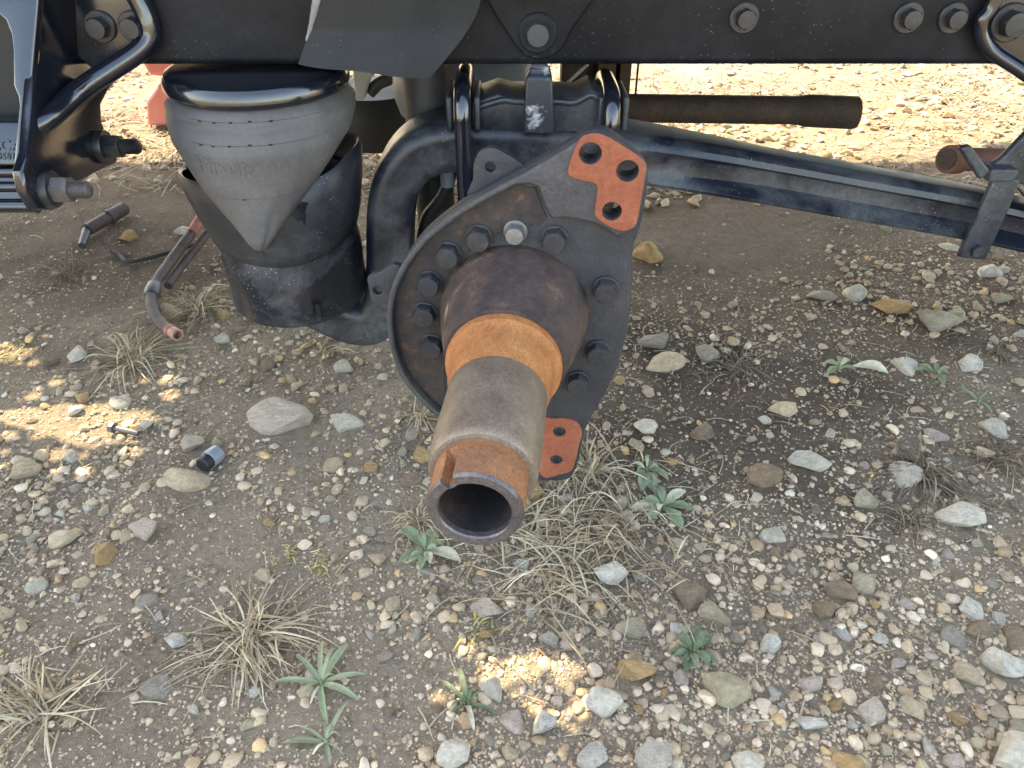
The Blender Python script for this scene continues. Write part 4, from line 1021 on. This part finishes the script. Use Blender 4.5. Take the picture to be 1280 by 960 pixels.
# black plug
pl = thing('plastic_plug', 'black and grey cylindrical plastic plug lying beside a half-buried stone', 'plug', onT(268, 585))
q = onT(267, 580) + Vector((0, 0, 0.013)); dv = Vector((-0.35, -0.85, 0.08)).normalized()
obj('barrel', tube([q - dv * 0.014, q + dv * 0.006, q + dv * 0.007], [0.0135, 0.0145, 0.0115], 20), M['tank'], pl)
obj('cap', tube([q + dv * 0.004, q + dv * 0.020, q + dv * 0.022], [0.012, 0.012, 0.010], 20), M['black'], pl)
bl = thing('loose_bolt', 'small hex bolt lying on the sunlit yellowish gravel', 'bolt', onT(157, 545))
q = onT(146, 542) + Vector((0, 0, 0.012)); e = onT(180, 548) + Vector((0, 0, 0.008)); dv = (e - q).normalized()
obj('head', xform(hex_mesh(0.0098, 0.008), Matrix.Translation(q) @ face_dir(-dv, 0.2)), M['nut'], bl)
obj('shank', tube([q, q + (e - q) * 0.85], 0.0046, 12), M['nut'], bl)

# ------------------------------------------------------------------ PLANTS
def tuft_mesh(nb, rad, hgt, seed, droop=1.0, width=0.0022, cols=None, base=0.012, spread=1.0, z0=0.0, cx=0, cy=0):
    r = random.Random(seed); v, f, c = [], [], []
    cols = cols or [(0.64, 0.51, 0.32), (0.53, 0.41, 0.25), (0.72, 0.61, 0.42), (0.40, 0.29, 0.17), (0.58, 0.46, 0.29), (0.32, 0.235, 0.145)]
    lean = r.uniform(0, 6.283)
    for ib in range(nb):
        thatch = ib < nb * 0.35
        az = r.uniform(0, 6.283) if r.random() < 0.6 else r.gauss(lean, 0.7)
        L = rad * (r.uniform(0.2, 0.55) if thatch else r.uniform(0.35, 1.0) ** 1.2 * 1.1); up = (0.15 if thatch else r.choice((0.25, 0.5, 0.8, 1.0))) * hgt * r.uniform(0.5, 1.1)
        bs = base * (2.2 if thatch else 1.0)
        b0 = Vector((r.gauss(0, bs), r.gauss(0, bs), 0)); d = Vector((math.cos(az), math.sin(az), 0)); sd = Vector((-d.y, d.x, 0))
        bend = r.uniform(-0.3, 0.3); w = width * r.uniform(0.5, 1.2); cc = Vector(r.choice(cols)) * r.uniform(0.7, 1.15) * (0.75 if thatch else 1); n = 6
        tw = r.uniform(-.8, .8); kt = r.uniform(0.3, 0.9); kb = r.gauss(0, 0.28) if r.random() < 0.5 else 0.0; peak = r.uniform(0.35, 0.75)
        i0 = len(v)
        for k in range(n + 1):
            t = k / n
            if droop < 0.5: zc = up * t * (1.6 - 0.6 * t)
            else: zc = up * (t / peak * (2 - t / peak) if t < peak else 1 - 0.9 * ((t - peak) / (1 - peak)) ** 1.6)
            p = b0 + d * (L * t) + sd * (bend * L * t * t + kb * L * max(0, t - kt))
            z = ghs(cx + p.x, cy + p.y) - z0 + 0.002 + max(0, zc)
            ww = w * (1 - t) ** 0.6 * (0.7 + 0.5 * t) + 0.0002
            off = sd * math.cos(tw * t) * ww + Vector((0, 0, math.sin(tw * t) * ww))
            v += [Vector((p.x, p.y, z)) - off, Vector((p.x, p.y, z + w * 0.4)), Vector((p.x, p.y, z)) + off]; c += [cc * (0.8 + 0.3 * t)] * 3
        for k in range(n):
            a = i0 + 3 * k; f += [(a, a + 1, a + 4, a + 3), (a + 1, a + 2, a + 5, a + 4)]
    me = np_mesh('tuft', np.array([q[:] for q in v]), np.array(f), 4); set_col(me, np.array([q[:] for q in c])); return me
TUFTS = [ # px, py, radius px, blades, height m, droop, label
 (168, 452, 78, 190, .045, 1, 'spidery dry grass tuft in front of the cut brake hose end'),
 (248, 388, 58, 110, .05, 1, 'dry straw tuft between the hose and the air spring piston'),
 (312, 800, 105, 170, .055, 1, 'big spiky dry grass tuft behind the grey-leaved rosette'),
 (52, 888, 95, 80, .07, 0, 'sparse dry grass tuft leaning outward at the yard edge, away from the axle'),
 (705, 672, 150, 420, .055, 1, 'widest matted straw tuft, under the open end of the spindle'),
 (735, 590, 70, 130, .06, 1, 'straw tuft behind the lower orange mounting pad'),
 (528, 522, 48, 70, .04, 1, 'small straw tuft in the gap under the flange beside the bearing seat'),
 (520, 655, 50, 70, .04, 1, 'thin straw tuft to one side of the spindle opening, by the seedling'),
 (1150, 588, 90, 150, .035, 1, 'withered brown grass clump beyond the bright white stone'),
 (1135, 655, 60, 60, .03, 1, 'small withered grass clump left of the white angular stone'),
 (1245, 575, 60, 80, .035, 1, 'withered grass clump at the yard edge near the pale stones'),
 (925, 462, 70, 70, .02, 1, 'flattened dark dead grass behind the beige stone pair'),
 (405, 442, 40, 50, .03, 1, 'few dry blades under the hook of the trailing arm'),
 (85, 345, 55, 70, .025, 1, 'low reddish-brown dead grass near the corroded pipe stub'),
 (1240, 440, 40, 50, .025, 1, 'scrap of dead grass by the long grey-brown stone'),
 (330, 395, 55, 60, .025, 1, 'brown dead grass in the shadow under the piston'),
]
DARK = [(0.28, 0.21, 0.135), (0.22, 0.16, 0.10), (0.34, 0.26, 0.17), (0.17, 0.12, 0.08)]
for i, (x, y, rp_, nb, hg, dr, lab) in enumerate(TUFTS):
    p = onT(x, y); rr_ = px2m(rp_, p)
    dark = any(w in lab for w in ('withered', 'dead'))
    me = tuft_mesh(int(nb * 1.15), rr_ * (0.98 if nb < 300 else 0.62), hg * 0.50, 60 + i, dr, 0.0014 if not dark else 0.0012, DARK if dark else None, base=rr_ * (0.12 if nb < 300 else 0.40), z0=p.z, cx=p.x, cy=p.y)
    o = obj('dry_grass_tuft', me, M['straw']); o.location = p; tag(o, lab, 'dry grass')
    if nb > 300: o['kind'] = 'stuff'
# loose straw and stubble lying about: uncountable
def litter(name, count, y0, y1, seed, lmin, lmax, wid, cols, mask=None, up=0.0):
    g = np.random.default_rng(seed); yy = y0 + (y1 - y0) * g.random(count); xx = g.uniform(-1, 1, count) * (0.25 + 0.8 * yy)
    if mask is not None:
        k = mask(xx, yy, g); xx, yy = xx[k], yy[k]
    N = len(xx); L = g.uniform(lmin, lmax, N); az = g.uniform(0, 6.283, N); n = 3; bend = g.uniform(-.5, .5, N)
    V = []; d = np.stack([np.cos(az), np.sin(az)], -1); s = np.stack([-d[:, 1], d[:, 0]], -1)
    rise = g.uniform(0, up + 1e-6, N); 
    for k in range(n + 1):
        t = k / n; P = np.stack([xx, yy], -1) + d * (L * (t - .5))[:, None] + s * (bend * L * t * t)[:, None]
        z = gh(P[:, 0], P[:, 1]) + 0.002 + 0.004 * np.sin(t * 3.14) + rise * t
        w = wid * (1 - 0.6 * t)
        for q in (-1, 1): V.append(np.concatenate([P + s * w * q, (z + (0.0006 if q > 0 else 0))[:, None]], 1))
    V = np.stack(V, 1); m = V.shape[1]
    F = np.concatenate([np.array([[2 * k, 2 * k + 1, 2 * k + 3, 2 * k + 2]])[None] + (np.arange(N) * m)[:, None, None] for k in range(n)], 0).reshape(-1, 4)
    me = np_mesh(name, V.reshape(-1, 3), F, 4); C = np.array(cols)[g.integers(0, len(cols), N)] * g.uniform(.75, 1.15, (N, 1)); set_col(me, np.repeat(C, m, 0))
    o = obj(name, me, M['straw']); o['kind'] = 'stuff'; return o
SC = [(0.46, 0.37, 0.23), (0.36, 0.28, 0.17), (0.52, 0.44, 0.30), (0.27, 0.20, 0.125)]
o = litter('straw_litter', 4200, 0.4, 2.1, 5, 0.012, 0.05, 0.0009, SC, lambda x, y, g: g.random(len(x)) < 0.15 + 0.85 * (vnoise(x * 4, y * 4, 77) > 0.62)); tag(o, 'bits of dry straw scattered over the shaded soil', 'straw')
o = litter('far_straw', 24000, 1.95, 4.2, 6, 0.03, 0.10, 0.0024, [(q * 0.8, w * 0.83, e * 0.9) for q, w, e in SC], lambda x, y, g: g.random(len(x)) < vnoise(x * 3, y * 3, 78) * 1.2, 0.025); tag(o, 'sunlit dry grass litter on the ground beyond the truck', 'straw')

def leaf_mat(name, c1, c2):
    m = MatB(name); oi = m.n.new('ShaderNodeObjectInfo')
    c = m.mix(oi.outputs['Random'], c1, c2); c = m.mix(m.ramp(m.noise(120, 4, .7), [(.35, 0.0), (.7, .5)]), c, tuple(q * 1.5 for q in c2))
    m.set('Base Color', c); c = m.mix(m.ramp(m.noise(40, 6, .75), [(.5, 0.0), (.75, .6)]), c, (0.30, 0.25, 0.175)); m.set('Base Color', c); m.set('Roughness', 0.85); m.set('Specular IOR Level', 0.25); m.bump(m.noise(260, 4), .6, .001); return m.m
LM = {'green': leaf_mat('leaf_green', (0.12, 0.165, 0.080), (0.20, 0.24, 0.135)), 'grey': leaf_mat('leaf_grey', (0.15, 0.185, 0.095), (0.24, 0.265, 0.155)), 'dark': leaf_mat('leaf_dark', (0.07, 0.105, 0.05), (0.12, 0.155, 0.085)), 'yellow': leaf_mat('leaf_yellow', (0.45, 0.38, 0.06), (0.55, 0.48, 0.10)), 'pale': leaf_mat('leaf_pale', (0.42, 0.38, 0.26), (0.50, 0.46, 0.33))}
def leaf_mesh(L, W, lift, droop, shape):
    n, m = 8, 4; v, f = [], []
    for i in range(n + 1):
        t = i / n
        w = W * ((math.sin(math.pi * min(1, (0.06 + 0.94 * t)) ** 1.35)) ** 0.85 if shape == 'ovate' else (math.sin(math.pi * (0.10 + 0.88 * t)) ** 0.6)) + 0.0006
        if t < 0.25 and shape == 'ovate': w = W * 0.16 + w * (t / 0.25) * 0.8
        z = lift * 0.7 * math.sin(t * 1.9) - droop * t * t
        for j in range(m + 1):
            s = j / m * 2 - 1
            v.append((s * w / 2, L * t, z + abs(s) * w * 0.22))
    for i in range(n):
        for j in range(m):
            a = i * (m + 1) + j; f.append((a, a + 1, a + m + 2, a + m + 1))
    return np_mesh('leaf', np.array(v), np.array(f), 4)
PLANTS = [ # px,py,radius px,leaves,kind,shape,label
 (808, 592, 34, 11, 'grey', 'ovate', 'grey-green seedling with small rounded leaves, behind its larger-leaved neighbour'),
 (828, 636, 44, 10, 'green', 'ovate', 'blue-green seedling with broad oval leaves on bare soil right of the straw tuft'),
 (532, 692, 48, 11, 'green', 'ovate', 'seedling with oval and withered pale leaves under the spindle opening'),
 (402, 858, 58, 11, 'grey', 'long', 'grey-green rosette with long narrow leaves in front of the spiky tuft'),
 (408, 932, 54, 9, 'grey', 'long', 'narrow-leaved green rosette below the grey-leaved rosette'),
 (585, 884, 48, 9, 'dark', 'long', 'small dark green seedling between two white stones'),
 (862, 818, 40, 14, 'dark', 'ovate', 'dense dark grey-green seedling right of the ochre stone'),
 (1048, 462, 26, 8, 'grey', 'ovate', 'tiny pale seedling beside a curled dry leaf on dark soil'),
 (1167, 470, 26, 8, 'grey', 'ovate', 'tiny pale seedling near the long grey-brown stone'),
 (1222, 505, 28, 8, 'green', 'long', 'tiny narrow-leaved green sprig on dark soil near pale pebbles'),
]
for i, (x, y, rp_, nl, kd, shp, lab) in enumerate(PLANTS):
    p = onT(x, y); rr_ = px2m(rp_, p); r = random.Random(300 + i)
    t = thing('seedling' if shp == 'ovate' else 'rosette_plant', lab, 'plant', p)
    st_ = mesh_from('stem', [(0, 0, 0)], []); 
    obj('stem', tube([(0, 0, -0.006), (0.001, 0, 0.006), (0, 0.001, 0.012)], [0.0025, 0.0022, 0.0012], 8), LM[kd], t, world=False)
    for k in range(nl):
        az = k * 2.4 + r.uniform(-.35, .35); L = rr_ * r.uniform(0.45, 1.05) * (1 if k > 2 else 0.65); W = L * (r.uniform(.30, .46) if shp == 'ovate' else r.uniform(.10, .16))
        mat = LM['pale'] if (r.random() < 0.12 or (i == 2 and k in (4, 7))) else LM[kd]
        lm = leaf_mesh(L, W, r.uniform(.008, .022) * (1.6 if k < 3 else 1), r.uniform(.002, .012), shp)
        lo = obj('leaf', lm, mat, t, world=False)
        lo.rotation_euler = (0, r.uniform(-.25, .25), az); lo.location = (0, 0, 0.004 + 0.002 * (nl - k) / nl)
# curled dry leaf
q = onT(1080, 470)
dl = obj('dry_leaf', leaf_mesh(px2m(46, q), px2m(15, q), .03, .02, 'ovate'), LM['pale']); dl.location = q + Vector((-0.02, 0.02, 0.006)); dl.rotation_euler = (0, .3, -1.9)
tag(dl, 'curled pale dry leaf beside a tiny seedling on dark soil', 'leaf')
# yellow moss sprigs
for i, (x, y, s, lab) in enumerate(((362, 696, 24, 'yellow-green mossy sprig behind the big spiky tuft'), (408, 712, 26, 'sparse yellow mossy sprig just right of another, towards the spindle'), (14, 446, 26, 'yellow mossy clump at the far edge of the sunlit patch'), (596, 790, 22, 'little yellow sprig in the sunlit specks below the cream-pink stone'))):
    p = onT(x, y); me = tuft_mesh(34, px2m(s * .6, p), 0.010, 800 + i, 0, 0.0014, [(0.50, 0.42, 0.14), (0.58, 0.49, 0.20), (0.40, 0.35, 0.14)], base=px2m(s * .5, p), z0=p.z, cx=p.x, cy=p.y)
    o = obj('moss_sprig', me, M['straw']); o.location = p; tag(o, lab, 'moss'); o['kind'] = 'stuff'
